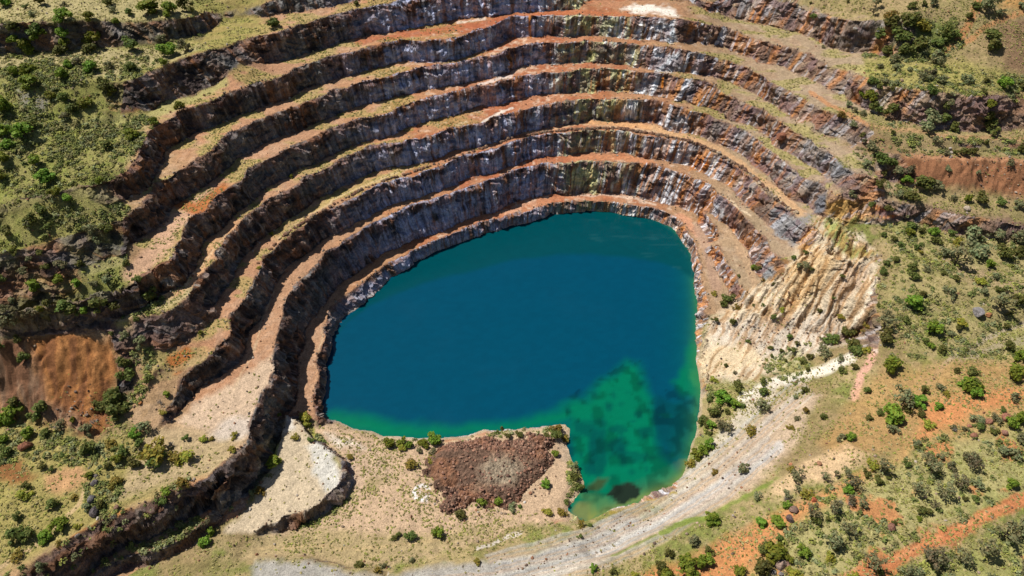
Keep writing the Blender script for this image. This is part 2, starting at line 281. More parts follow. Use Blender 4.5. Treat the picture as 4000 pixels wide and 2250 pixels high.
def region(poly, c, f=8, w=1.0):
    global COL
    p = np.array(poly, float); k = (UJ > p[:, 0].min() - f) & (UJ < p[:, 0].max() + f) & (VJ > p[:, 1].min() - f) & (VJ < p[:, 1].max() + f)
    if not k.any(): return
    x, y = UJ[k], VJ[k]; ins = inpoly(x, y, poly); d = np.full(x.shape, 1e9)
    for i in range(len(p)):
        a, b = p[i - 1], p[i]; e = b - a; t = np.clip(((x - a[0]) * e[0] + (y - a[1]) * e[1]) / (e @ e + 1e-9), 0, 1)
        d = np.minimum(d, np.hypot(x - a[0] - t * e[0], y - a[1] - t * e[1]))
    m = np.clip(.5 + np.where(ins, d, -d) / (2 * f), 0, 1) * w
    COL[k] = COL[k] * (1 - m[:, None]) + c * m[:, None]
def stroke(pts, width, c, w=1.0, f=.5, jit=.5):
    global COL
    p = np.array(pts, float); k = (US > p[:, 0].min() - width) & (US < p[:, 0].max() + width) & (VS > p[:, 1].min() - width) & (VS < p[:, 1].max() + width)
    if not k.any(): return
    x, y = US[k] + jx[k] * jit, VS[k] + jy[k] * jit; d = np.full(x.shape, 1e9)
    for i in range(1, len(p)):
        a, b = p[i - 1], p[i]; e = b - a; t = np.clip(((x - a[0]) * e[0] + (y - a[1]) * e[1]) / (e @ e + 1e-9), 0, 1)
        d = np.minimum(d, np.hypot(x - a[0] - t * e[0], y - a[1] - t * e[1]))
    m = np.clip((width / 2 - d) / (width / 2 * f), 0, 1) * w
    COL[k] = COL[k] * (1 - m[:, None]) + c * m[:, None]
# benches of the pit: left parts tan, far parts red and orange, right parts grey tan
pit = inpoly(UJ * .6 + US * .4, VJ * .6 + VS * .4, PIT) & (VZ > .4)
lv = np.array(Z)
tier = np.clip(np.searchsorted(lv, VZ + 1.2) - 1, 0, 8)
b = np.zeros(VX.shape + (3,), np.float32)
stops = [(-200, 'b49a72'), (380, 'b0906c'), (560, 'b98d6c'), (800, 'b48e70'), (1000, 'b88a64'), (1150, 'b07c5c'), (1320, 'b67e5e'), (1480, 'b58060'), (1600, 'b08464'), (1720, 'a98666'), (1850, 'a69074'), (2100, 'a8937a'), (2300, 'a89a78')]
ss = np.array([s[0] for s in stops]); cc = np.array([A(s[1]) for s in stops])
for i in range(3): b[..., i] = np.interp(US + (n2 - .5) * 160, ss, cc[:, i])
b = mixc(b, A('a3522f'), sst(.5, .66, n2) * np.interp(US, [900, 1100, 1600, 1750], [.1, .5, .45, .1]))
b = mixc(b, A('dcc3ab'), sst(.55, .68, n1 * .35 + n3 * .65) * np.interp(US, [900, 1100, 1700, 1800], [.15, .6, .6, .2]))
b = mixc(b, A('a8a05c'), sst(.46, .6, fb2(VX / 9, VY / 4, 3, 47)) * np.interp(US, [300, 600, 900, 1150, 1250, 1650, 1760, 2200], [.65, .55, .45, .35, .05, .05, .5, .6]) * sst(20, 26, VZ))
COL = np.where(pit[..., None], b, COL)
# left hillside
region([(-80,-40),(700,-40),(640,110),(420,170),(370,320),(280,460),(330,560),(300,660),(430,700),(380,760),(-80,840)], A('90934a'), 20, .6)
region([(-80,-40),(500,-40),(470,48),(230,52),(-80,55)], A('b3a578'), 8, .85)
region([(-80,60),(520,50),(510,100),(400,112),(-80,128)], A('6b5f4c'), 6, .8)
region([(-80,135),(300,125),(520,110),(430,150),(270,195),(120,185),(-80,165)], A('b5a67c'), 6, .8)
region([(310,215),(365,225),(370,300),(318,300)], A('b4683c'), 8, .9)
region([(40,220),(110,250),(110,290),(60,290)], A('86827c'), 8, .8)
stroke([(-20,380),(120,330),(280,310),(400,280),(560,205)], 40, A('a8a468'), .8)
stroke([(0,530),(140,490),(300,470),(380,480)], 36, A('a39a64'), .8)
stroke([(0,735),(120,700),(300,655)], 40, A('a8a06c'), .8)
region([(40,640),(140,600),(170,700),(60,690)], A('9a5c36'), 12, .75)
region([(-20,700),(30,690),(40,760),(-20,770)], A('80492e'), 10, .8)
stroke([(-40,850),(120,818),(260,805),(400,765),(470,730)], 44, A('b6a57c'), .9)
# orange scree
region([(-80,860),(70,850),(150,832),(235,835),(290,860),(300,930),(270,1000),(290,1080),(240,1110),(150,1060),(60,1040),(-80,1030)], A('94765e'), 9, 1)
region([(65,850),(150,832),(235,838),(285,860),(300,930),(262,1010),(285,1070),(240,1100),(190,1040),(120,1000),(90,900)], A('a8703f'), 12, .9)
region([(180,836),(270,825),(275,860),(200,850)], A('b39a7c'), 4, .6)
qs = fb2((VX * -1 - VY * .12) / 1.5 + (n2 - .5) * 1.5, (VX * .12 - VY) / 10, 3, 65); sm_ = blur(inpoly(UJ, VJ, [(-60,860),(60,850),(280,850),(300,930),(280,1090),(230,1105),(-60,1040)]) * 1.0, 3)
COL = mixc(COL, A('7a5138'), sm_ * sst(.5, .62, qs) * .7); COL = mixc(COL, A('c08a58'), sm_ * sst(.5, .62, 1 - qs) * .35)
# lower left flat
region([(-80,1060),(60,1050),(240,1110),(370,1090),(600,1100),(560,1180),(330,1270),(0,1450),(-80,1460)], A('a3965a'), 16, .9)
region([(360,1090),(470,1060),(640,1060),(620,1120),(540,1190),(420,1220),(280,1260),(330,1180)], A('bca583'), 12, .8)
region([(110,1200),(200,1170),(230,1200),(170,1240),(120,1235)], A('c79a70'), 10, .9)
region([(0,1150),(60,1160),(90,1200),(40,1220),(-40,1200)], A('8c5534'), 10, .8)
stroke([(-40,1460),(60,1390),(150,1320),(200,1265),(215,1220)], 15, A('c7ab82'), .9)
stroke([(120,1410),(200,1345),(290,1295),(330,1285)], 22, A('ab7440'), .8)
region([(440,1060),(500,1010),(600,960),(700,880),(690,960),(650,1020),(630,1090),(560,1090)], A('cbb196'), 8, 1)
region([(520,1090),(560,1060),(640,1040),(640,1090),(560,1110)], A('d0c6bb'), 8, .6)
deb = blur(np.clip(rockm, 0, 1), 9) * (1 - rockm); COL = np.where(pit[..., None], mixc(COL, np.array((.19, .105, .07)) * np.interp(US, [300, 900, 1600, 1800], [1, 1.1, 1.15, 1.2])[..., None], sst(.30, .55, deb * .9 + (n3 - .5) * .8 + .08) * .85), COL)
bank = lambda pts, wd, c, w=.9: stroke(pts, wd, A(c), w)
bank([(1000,1000),(1100,1000)], 1, 'ffffff', 0)
bank([(330,690),(400,630),(430,570),(480,530),(540,490)], 60, 'c8a285', .9)
bank([(430,500),(500,530),(560,480)], 40, 'b06a38', .9)
bank([(380,755),(440,735),(490,690),(530,630),(600,550)], 34, 'c79c74', .85)
bank([(430,910),(470,890),(440,930)], 40, 'b2652f', .8)
bank([(390,960),(430,935),(520,900)], 22, 'b39a6c', .7)
bank([(700,560),(800,520),(900,470),(1000,435)], 20, 'b8a468', .7)
bank([(900,105),(1030,85),(1150,70),(1290,50),(1420,30)], 22, 'ad6040', .7)
bank([(1290,40),(1450,28),(1580,38)], 16, 'b8704a', .7)
region([(1560,20),(1600,10),(1660,14),(1700,20),(1715,42),(1690,42),(1650,30),(1590,28)], A('efe6da'), 5, .95)
bank([(1180,352),(1260,330),(1330,318),(1480,303),(1640,322),(1760,360)], 18, 'd9a878', .85)
bank([(1640,322),(1760,355),(1850,405),(1960,480),(2020,540)], 20, 'c9a27a', .85)
bank([(1240,345),(1320,322)], 12, 'e6d2c4', .8); bank([(1200,215),(1290,188)], 9, 'e0cfc4', .8); bank([(1210,310),(1290,272)], 9, 'e6dccf', .8)
bank([(1150,60),(1220,45)], 8, 'e6d8c8', .6)
bank([(1440,395),(1560,395),(1640,410)], 16, 'c48660', .7); bank([(1180,560),(1290,528),(1420,495),(1560,492)], 16, 'bf8260', .6)
bank([(1440,490),(1560,490),(1650,515)], 8, 'd8c0ac', .7)
[bank(p_, 5, 'd8bd98', .55) for p_ in ([(1260,341),(1480,312),(1640,332),(1760,366),(1850,414),(1960,486)], [(700,600),(760,548),(900,472),(1000,433)], [(690,730),(660,800),(640,880),(590,980)], [(420,660),(470,600),(560,500)], [(460,728),(520,650),(570,590)], [(800,900),(815,830),(900,728),(1000,660)])]
bank([(1810,500),(1835,500),(1885,545)], 6, 'ddc8a8', .8)
bank([(1705,545),(1730,555),(1755,590)], 22, 'd09878', .8)
bank([(1760,575),(1790,660),(1800,720)], 36, 'ad8e78', .85); bank([(1830,560),(1870,640),(1900,720)], 30, 'b79878', .7)
bank([(1940,100),(2060,170),(2110,200),(2160,240)], 12, 'b08c70', .6)
bank([(2040,235),(2100,270),(2180,310),(2260,330),(2400,345),(2600,348)], 16, 'bd8a62', .9)
bank([(1960,250),(2060,340),(2150,430)], 14, 'b09a80', .5)
bank([(1950,490),(2010,540),(2050,575)], 16, 'd2ae84', .8)
# right hillside
region([(1700,-60),(2700,-60),(2700,600),(2230,560),(2190,420),(2190,130)], A('a08a66'), 20, .6)
region([(2160,80),(2280,40),(2390,60),(2420,110),(2360,140),(2240,150),(2180,130)], A('66753a'), 14, .85)
region([(2180,155),(2400,150),(2600,190),(2600,235),(2200,225),(2160,180)], A('a09a56'), 14, .75)
stroke([(2470,-20),(2440,60),(2400,110),(2350,140)], 26, A('b27f55'), .9); stroke([(2600,20),(2500,60),(2420,110)], 20, A('b5855a'), .9)
region([(2510,60),(2600,40),(2600,180),(2530,170)], A('856a52'), 12, .9); region([(2500,-30),(2620,-40),(2620,10),(2520,30)], A('b68a52'), 10, .8)
region([(2240,225),(2300,232),(2290,310),(2240,300)], A('b08464'), 8, .8); region([(2300,235),(2420,240),(2400,310),(2300,310)], A('8f8478'), 12, .7)
region([(2420,245),(2620,240),(2620,330),(2450,320)], A('86624e'), 14, .85)
region([(2110,310),(2200,318),(2290,380),(2200,400),(2120,360)], A('8c6e54'), 14, .7)
region([(2260,385),(2620,400),(2620,500),(2450,480),(2330,460),(2270,430)], A('96674a'), 12, .95)
stroke([(2280,388),(2400,397),(2600,404)], 12, A('b58564'), .8)
region([(2200,505),(2290,510),(2420,530),(2620,570),(2620,600),(2420,590),(2330,570),(2230,535)], A('80665a'), 8, .9)
region([(2240,530),(2600,610),(2620,900),(2300,880),(2220,760),(2240,680)], A('a39a68'), 20, .5)
region([(2360,620),(2520,690),(2600,720),(2600,760),(2450,720),(2360,660)], A('a38a70'), 14, .6)
stroke([(2600,800),(2480,850),(2400,900),(2330,960)], 16, A('ab9c86'), .8); stroke([(2600,850),(2500,870),(2420,905)], 26, A('a0937e'), .6)
# slump, fan and white gullies
region(SLUMP, A('dac9ae'), 10, .95)
region([(2070,500),(2120,495),(2170,505),(2190,530),(2120,560),(2060,545)], A('d2a968'), 6, .8)
region([(2180,508),(2215,510),(2262,545),(2255,560),(2200,545)], A('c9623a'), 6, .95); region([(2130,520),(2190,520),(2230,555),(2150,562)], A('d09a68'), 6, .7)
region([(1950,650),(1990,660),(1970,700),(1940,710)], A('93683e'), 5, .9); region([(2030,580),(2060,585),(2040,620),(2010,640)], A('c08a48'), 5, .9)
region([(1985,680),(2040,620),(2120,650),(2080,720),(2020,770),(1960,780)], A('d8ba8e'), 8, .85)
region([(2120,668),(2200,662),(2180,700),(2120,760),(2080,760)], A('cbb39a'), 6, .9)
region([(2190,690),(2200,700),(2180,790),(2140,850),(2120,850),(2160,780)], A('f0e2ca'), 6, .95)
region([(2070,555),(2110,560),(2200,640),(2140,648),(2080,600)], A('8f9a48'), 8, .8); region([(2140,555),(2260,560),(2250,570),(2150,570)], A('8a9444'), 5, .8)
region([(2140,580),(2180,590),(2190,625),(2140,600)], A('eedcc4'), 6, .8)
region([(1760,880),(1900,860),(1920,900),(1840,940),(1765,950)], A('dcc6a2'), 8, .8)
region([(1780,810),(1950,800),(2100,780),(2130,860),(2000,900),(1900,880),(1800,860)], A('d0c4b4'), 12, .8)
stroke([(2140,900),(2090,925),(2020,945),(1960,960),(1920,975),(1870,1000)], 34, A('e6ddcc'), .95)
stroke([(2200,850),(2195,890),(2165,945),(2150,1000)], 26, A('d8a892'), .95); stroke([(2200,850),(2200,880)], 22, A('ead6c6'), .8)
stroke([(1930,985),(1880,1040),(1820,1110),(1760,1180),(1700,1240)], 60, A('cfc3b0'), .8)
region([(1940,900),(2010,880),(2050,920),(1960,950)], A('9fa060'), 14, .5)
# right foreground
region([(2210,930),(2620,900),(2620,1080),(2300,1130),(2100,1150),(2060,1110)], A('b08c5c'), 16, .8)
region([(2340,1010),(2480,985),(2600,970),(2600,1010),(2450,1040),(2360,1080),(2240,1160),(2140,1200),(1960,1290),(1800,1370),(1700,1420),(1500,1470),(1900,1470),(2000,1330),(2140,1230),(2280,1160)], A('cb8a5a'), 14, .9)
region([(2040,1150),(2130,1120),(2180,1150),(2100,1200),(2020,1220),(1960,1260),(1930,1240)], A('dbbb94'), 12, .8)
region([(2250,1150),(2620,1040),(2620,1230),(2400,1300),(2180,1400),(2100,1470),(1850,1470),(1950,1360),(2080,1260)], A('a8a26c'), 22, .7)
region([(2200,1470),(2620,1300),(2620,1470)], A('98985c'), 20, .8)
stroke([(2620,1240),(2480,1300),(2330,1370),(2200,1430),(2080,1480)], 46, A('c98458'), .9); stroke([(2620,1230),(2470,1300),(2320,1370),(2180,1440)], 9, A('d89a6c'), .8); stroke([(2620,1218),(2470,1288),(2320,1358),(2180,1428)], 3, A('a8663f'), .7, .5, .15); stroke([(2620,1252),(2480,1312),(2330,1381),(2200,1440)], 3, A('a8663f'), .7, .5, .15)
region([(1500,1395),(1640,1300),(1750,1220),(1850,1110),(1960,1010),(2060,990),(2010,1110),(1900,1220),(1790,1290),(1650,1335),(1540,1390)], A('c2ab92'), 10, .9)
stroke([(1490,1400),(1600,1340),(1740,1270),(1850,1200),(1960,1120)], 40, A('c6c4c2'), .7)
region([(640,1410),(760,1412),(880,1440),(980,1449),(1100,1425),(1300,1405),(1460,1350),(1560,1290),(1620,1310),(1530,1390),(1300,1470),(640,1480)], A('aaa6a0'), 10, .9)
stroke([(1300,1470),(1450,1420),(1560,1370),(1680,1310)], 34, A('d2cfc8'), .7); stroke([(1360,1470),(1560,1390),(1700,1310)], 22, A('cdb79c'), .6)
for i_ in range(26):
    o_ = -52 + 4.6 * i_; cs = ['b9b7b3', 'a8a5a0', 'c9c2b4', 'bfa488', 'ab978a', '9d9c9c', 'c6ad92'][(i_ * 5) % 7]; dx_, dy_ = o_ * .55, o_ * .85
    stroke([(620 + dx_, 1490 + dy_), (1000 + dx_, 1462 + dy_), (1250 + dx_, 1440 + dy_), (1500 + dx_, 1375 + dy_), (1650 + dx_, 1305 + dy_), (1800 + dx_, 1205 + dy_), (1930 + dx_, 1085 + dy_), (2040 + dx_, 985 + dy_)][(0 if o_ > -10 else 2):(8 if o_ < 10 else 7)], 8, A(cs), .55, .9, .35)
stroke([(1310,1340),(1260,1360),(1200,1380)], 12, A('d9cfc4'), .8)
stroke([(1660,1338),(1730,1315),(1790,1300)], 16, A('839440'), .9); stroke([(1540,1400),(1600,1372),(1650,1345)], 10, A('828c44'), .8); stroke([(1820,1280),(1900,1235),(1940,1215)], 14, A('7f9040'), .7)
stroke([(1700,1245),(1660,1245),(1600,1265),(1540,1290)], 8, A('a08c3c'), .8)
lr = inpoly(US, VS, [(1900,1470),(2000,1340),(2250,1150),(2620,1020),(2620,1470)])
COL = mixc(COL, A('c07a50'), lr * sst(.57, .66, fb2(VX / 7, VY / 7, 4, 66)) * .75)
# floor and wedge
region([(640,1350),(740,1300),(850,1260),(880,1170),(770,1070),(830,1055),(960,1100),(1110,1110),(1290,1082),(1420,1070),(1440,1180),(1460,1260),(1440,1320),(1330,1320),(1080,1400),(900,1425),(760,1398),(600,1405)], A('c4a88a'), 8, 1)
region([(640,1340),(760,1330),(900,1340),(1100,1340),(1300,1310),(1080,1400),(900,1425),(760,1398),(560,1410)], A('a8976c'), 12, .8)
region([(880,1100),(960,1130),(1000,1200),(900,1240),(860,1150)], A('c0a68c'), 14, .7); region([(930,1190),(970,1200),(950,1240),(915,1230)], A('a08f64'), 8, .7)
region([(820,1090),(870,1100),(910,1120),(860,1130)], A('ddd0c0'), 8, .9)
region([(715,1040),(742,1040),(800,1100),(860,1170),(870,1220),(840,1260),(700,1330),(560,1345),(640,1260),(690,1150)], A('c9b79b'), 6, 1)
region([(770,1130),(810,1110),(850,1160),(860,1220),(820,1240),(790,1180)], A('d2cfc6'), 8, .9); region([(718,1045),(740,1045),(745,1080),(715,1085)], A('d6d0c8'), 5, .8)
stroke([(668,1190),(690,1140),(700,1080)], 22, A('87924a'), .8); stroke([(765,1045),(775,1070),(795,1100)], 24, A('9c9c3e'), .85)
stroke([(880,1200),(885,1250),(840,1290),(760,1320)], 18, A('8d8a58'), .7)
stroke([(640,1380),(760,1372),(900,1380),(1100,1360)], 8, A('c2a87c'), .6)
for a in np.arange(0.4, 5.6, .25):
    stroke([(1060 + 19 * math.cos(a), 1240 + 17 * math.sin(a)), (1060 + 19 * math.cos(a + .25), 1240 + 17 * math.sin(a + .25))], 11, A('efe9e6'), .85)
stroke([(1055,1236),(1075,1262)], 8, A('e6d6cc'), .7)
region([(950,1080),(1100,1112),(1290,1085),(1410,1072),(1420,1085),(1290,1100),(1110,1125),(960,1110)], A('c4ad8c'), 5, .9)
# rock: face colours by position along the wall, as streaks, bands, coatings and painted-in shade
al = ALONG; tf = (VZ - lv[np.clip(np.searchsorted(lv, VZ) - 1, 0, 8)]) / np.diff(lv)[np.clip(np.searchsorted(lv, VZ) - 1, 0, 8)]
s1 = fb2(al / 1.1, VZ / 9 + al / 60, 3, 51); s2 = fb2(al / 5, VZ / 5, 3, 52); s3 = fb2(al / 13, VZ / 11, 2, 53); s4 = fb3(VX / 1.3, VY / 1.3, VZ / 1.3, 3, 54)
r_ = np.ones(VX.shape + (3,), np.float32) * np.array((.105, .08, .064), np.float32)
for i_ in range(3): r_[..., i_] = np.interp(US, [300, 900, 1250, 1500, 1750, 2200], [c[i_] for c in [(.055, .045, .04), (.05, .042, .04), (.13, .095, .085), (.17, .125, .105), (.25, .155, .115), (.25, .175, .13)]])  # left end darkened to paint in the deep shade of those walls
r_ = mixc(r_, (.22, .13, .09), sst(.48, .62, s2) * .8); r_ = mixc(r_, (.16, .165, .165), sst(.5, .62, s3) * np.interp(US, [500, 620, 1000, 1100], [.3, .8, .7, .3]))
def coat(c, knots, vals, th, n):
    global r_
    r_ = mixc(r_, c, np.clip(sst(th, th + .1, n) * np.interp(US, knots, vals), 0, 1))
low = 1 - sst(.55, .85, tf + (n3 - .5) * .4)
coat((.43, .465, .63), [800, 1000, 1400, 1460], [0, 1, 1, 0], .36, s2 * .6 + low * .14 + s1 * .2)  # pale grey coating, tinted blue to paint in skylit shade
coat((.56, .56, .72), [950, 1100, 1400, 1480], [0, .6, .6, 0], .56, s1 * .6 + s2 * .4)
coat((.62, .60, .30), [1360, 1440, 1570, 1640], [0, 1, 1, 0], .42, s1 * .45 + s2 * .55)
coat((.30, .30, .20), [1380, 1440, 1560, 1620], [0, .7, .6, 0], .5, s4)
coat((.80, .83, .88), [1500, 1570, 1740, 1790], [0, .95, 1, 0], .475, s1 * .65 + s2 * .35)
coat((.56, .24, .07), [1600, 1740, 1850, 1950, 2060], [0, .8, .6, .4, 0], .5, fb2(al / 2.2, VZ / 14, 3, 55))
coat((.30, .31, .33), [1760, 1850, 2060, 2120], [0, .6, .7, .3], .52, s3 * .6 + s4 * .4)
coat((.62, .5, .4), [1660, 1760, 2000, 2100], [0, .6, .6, .2], .57, s1 * .7 + s4 * .3)
coat((.33, .24, .17), [1900, 2000, 2600], [0, .7, .8], .46, s4)
coat((.6, .24, .05), [1230, 1320, 1360, 1800], [.1, .9, .3, .5], .66, fb2(al / 1.2, VZ / 30, 2, 56))
r_ = mixc(r_, (.22, .1, .06), sst(.66, .9, tf + (n3 - .5) * .5) * np.interp(US, [500, 900, 1650, 1750], [.4, .75, .75, .2]))
r_ = mixc(r_, (.42, .36, .30), sst(.56, .68, s4) * np.interp(US, [300, 420, 900, 1000], [.2, .55, .4, 0]))
GREY2 = [(1790,480),(1835,510),(1840,545),(1810,560),(1795,520)]; GREY3 = [(1932,500),(1980,560),(2040,590),(2020,620),(1950,600)]
SCREES = [[(-60,850),(60,845),(150,838),(280,838),(300,930),(280,1090),(230,1105),(-60,1040)], [(2260,388),(2620,402),(2620,505),(2340,480)]]
scr_ = np.zeros(VX.shape, bool)
for p_ in SCREES: scr_ |= inpoly(US, VS, p_)
rm = rockm * (1 - .85 * slm) * (1 - scr_) * (1 - ((US > 1150) & (VS > 1000) & ~inpoly(US, VS, PIT))) * np.where(inpoly(US, VS, PIT), 1, .55) * np.where(VZ < -.2, .5, 1)
rc = sst(.2, .75, rm + (n3 - .5) * .5)
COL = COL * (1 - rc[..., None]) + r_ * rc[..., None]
for p, c, f, w in [([(2040,540),(2030,600),(2000,620),(1950,590),(1935,520),(1960,520),(2000,550)], '8a9096', 5, .75), ([(1795,492),(1830,505),(1832,545),(1808,552)], 'bcc2c8', 4, .8), ([(1905,640),(1935,640),(1955,690),(1925,700)], '8d949a', 5, .8),
                   ([(2055,490),(2085,490),(2080,540),(2045,540)], '747a84', 4, .85), ([(2080,490),(2160,505),(2120,560),(2080,545)], 'd0a764', 5, .9), ([(2065,385),(2130,425),(2150,450),(2090,445)], '7d838a', 6, .7), ([(2155,436),(2215,450),(2200,462),(2155,462)], 'dcc08e', 5, .9),
                   ([(1668,57),(1690,70),(1705,105),(1680,105)], 'd8e2ea', 4, .85), ([(1655,135),(1720,140),(1722,180),(1650,180)], 'e2e8ee', 4, .8), ([(1735,205),(1750,215),(1742,245),(1728,250)], 'e6e6ec', 4, .8), ([(1700,290),(1725,300),(1725,330),(1695,325)], 'cfd6de', 4, .7), ([(1785,400),(1800,405),(1798,450),(1782,448)], 'f0e8dc', 3, .8),
                   ([(1740,395),(1790,400),(1790,440),(1740,430)], 'c8762c', 5, .6), ([(1325,35),(1334,35),(1332,85),(1325,85)], 'e08a20', 2, .95), ([(1665,190),(1672,190),(1668,222),(1660,222)], 'e08a20', 2, .95)]: region(p, A(c), f, w)
SC = fb2(q / .7, q2 / 6, 3, 61)
COL = mixc(COL, A('b98a52'), blur(slm * 1.0, 2) * sst(.47, .56, SC) * np.interp(VS, [760, 900], [.55, .3]))
COL = mixc(COL, A('8e6a44'), blur(slm * 1.0, 2) * sst(.6, .68, SC) * .55)  # brown streaks painting dark crevice shade into the slump
COL = mixc(COL, np.array((.42, .33, .24), np.float32), (1 - sst(.35, .8, VZ + (n3 - .5) * .5)) * inpoly(US, VS, [(780,480),(1800,480),(1800,1340),(780,1120)]) * .6)
COL *= (.82 + .36 * n4[..., None])
COL = np.clip(COL, .01, .85)

# ------------------------------------------------------------------ materials
def mat(name): 
    m = bpy.data.materials.new(name); m.use_nodes = True; nt = m.node_tree; return m, nt, nt.nodes['Principled BSDF']
def N(nt, t, **kw):
    n = nt.nodes.new(t)
    for k, v in kw.items(): setattr(n, k, v)
    return n
def earth_mat(name, rough_bump, scale):
    m, nt, bs = mat(name); L = nt.links.new
    ca = N(nt, 'ShaderNodeVertexColor', layer_name='Col'); geo = N(nt, 'ShaderNodeNewGeometry')
    a = N(nt, 'ShaderNodeTexNoise'); a.inputs['Scale'].default_value = 2.6 * scale; a.inputs['Detail'].default_value = 6; a.inputs['Roughness'].default_value = .7
    L(geo.outputs['Position'], a.inputs['Vector'])
    v = N(nt, 'ShaderNodeTexVoronoi'); v.inputs['Scale'].default_value = 1.1 * scale; L(geo.outputs['Position'], v.inputs['Vector'])
    mr = N(nt, 'ShaderNodeMapRange'); mr.inputs['From Min'].default_value = .3; mr.inputs['From Max'].default_value = .7; mr.inputs['To Min'].default_value = .58; mr.inputs['To Max'].default_value = 1.42
    L(a.outputs['Fac'], mr.inputs['Value'])
    vr = N(nt, 'ShaderNodeMapRange'); vr.inputs['From Min'].default_value = .1; vr.inputs['From Max'].default_value = .3; vr.inputs['To Min'].default_value = .72; vr.inputs['To Max'].default_value = 1
    L(v.outputs['Distance'], vr.inputs['Value'])
    mu = N(nt, 'ShaderNodeMath', operation='MULTIPLY'); L(mr.outputs[0], mu.inputs[0]); L(vr.outputs[0], mu.inputs[1])
    mx = N(nt, 'ShaderNodeVectorMath', operation='SCALE'); L(ca.outputs['Color'], mx.inputs[0]); L(mu.outputs[0], mx.inputs['Scale'])
    L(mx.outputs[0], bs.inputs['Base Color']); bs.inputs['Roughness'].default_value = .95; bs.inputs['Specular IOR Level'].default_value = .15
    bp = N(nt, 'ShaderNodeBump'); bp.inputs['Strength'].default_value = rough_bump; bp.inputs['Distance'].default_value = .5
    L(a.outputs['Fac'], bp.inputs['Height']); L(bp.outputs['Normal'], bs.inputs['Normal'])
    return m
M_GROUND = earth_mat('earth', .7, 1.0); M_ROCK = earth_mat('rock', 1.0, .8)

def tag(o, label, cat, group=None, kind=None):
    o['label'] = label; o['category'] = cat
    if group: o['group'] = group
    if kind: o['kind'] = kind
    return o
def np_mesh(name, co, quads, col=None, mats=(), smooth=True):
    me = bpy.data.meshes.new(name); n = len(co); f = len(quads); k = quads.shape[1]
    me.vertices.add(n); me.vertices.foreach_set('co', np.ascontiguousarray(co, np.float32).ravel())
    me.loops.add(f * k); me.loops.foreach_set('vertex_index', np.ascontiguousarray(quads, np.int32).ravel())
    me.polygons.add(f); me.polygons.foreach_set('loop_start', np.arange(0, f * k, k, dtype=np.int32))
    me.update(calc_edges=True)
    me.polygons.foreach_set('use_smooth', np.full(f, smooth))
    if col is not None:
        a = me.color_attributes.new('Col', 'FLOAT_COLOR', 'POINT')
        a.data.foreach_set('color', np.c_[col, np.ones(n)].astype(np.float32).ravel())
    for m in mats: me.materials.append(m)
    return me
def link(name, me, parent=None):
    o = bpy.data.objects.new(name, me); C.objects.link(o)
    if parent: o.parent = parent
    return o

# ------------------------------------------------------------------ terrain sheet, cut into ground, terraces and pit walls
H, W = VX.shape
idx = np.arange(H * W).reshape(H, W)
quads = np.stack([idx[:-1, :-1], idx[:-1, 1:], idx[1:, 1:], idx[1:, :-1]], -1).reshape(-1, 4)
cen = lambda a: (a[:-1, :-1] + a[1:, 1:]) / 2
cz = cen(VZ); cr = cen(rockm); cu, cv = cen(US), cen(VS)
inpit = inpoly(cu, cv, PIT) & (cz > -.2)
cl = np.zeros(cz.shape, int)
tw = np.clip(np.searchsorted(lv, cz + .0) , 1, 8); tb = np.clip(np.searchsorted(lv, cz + 2.2) - 1, 0, 8)
cl = np.where(inpit & (cr > .5), 20 + tw, np.where(inpit & (cz > 2.6), 10 + tb, 0))
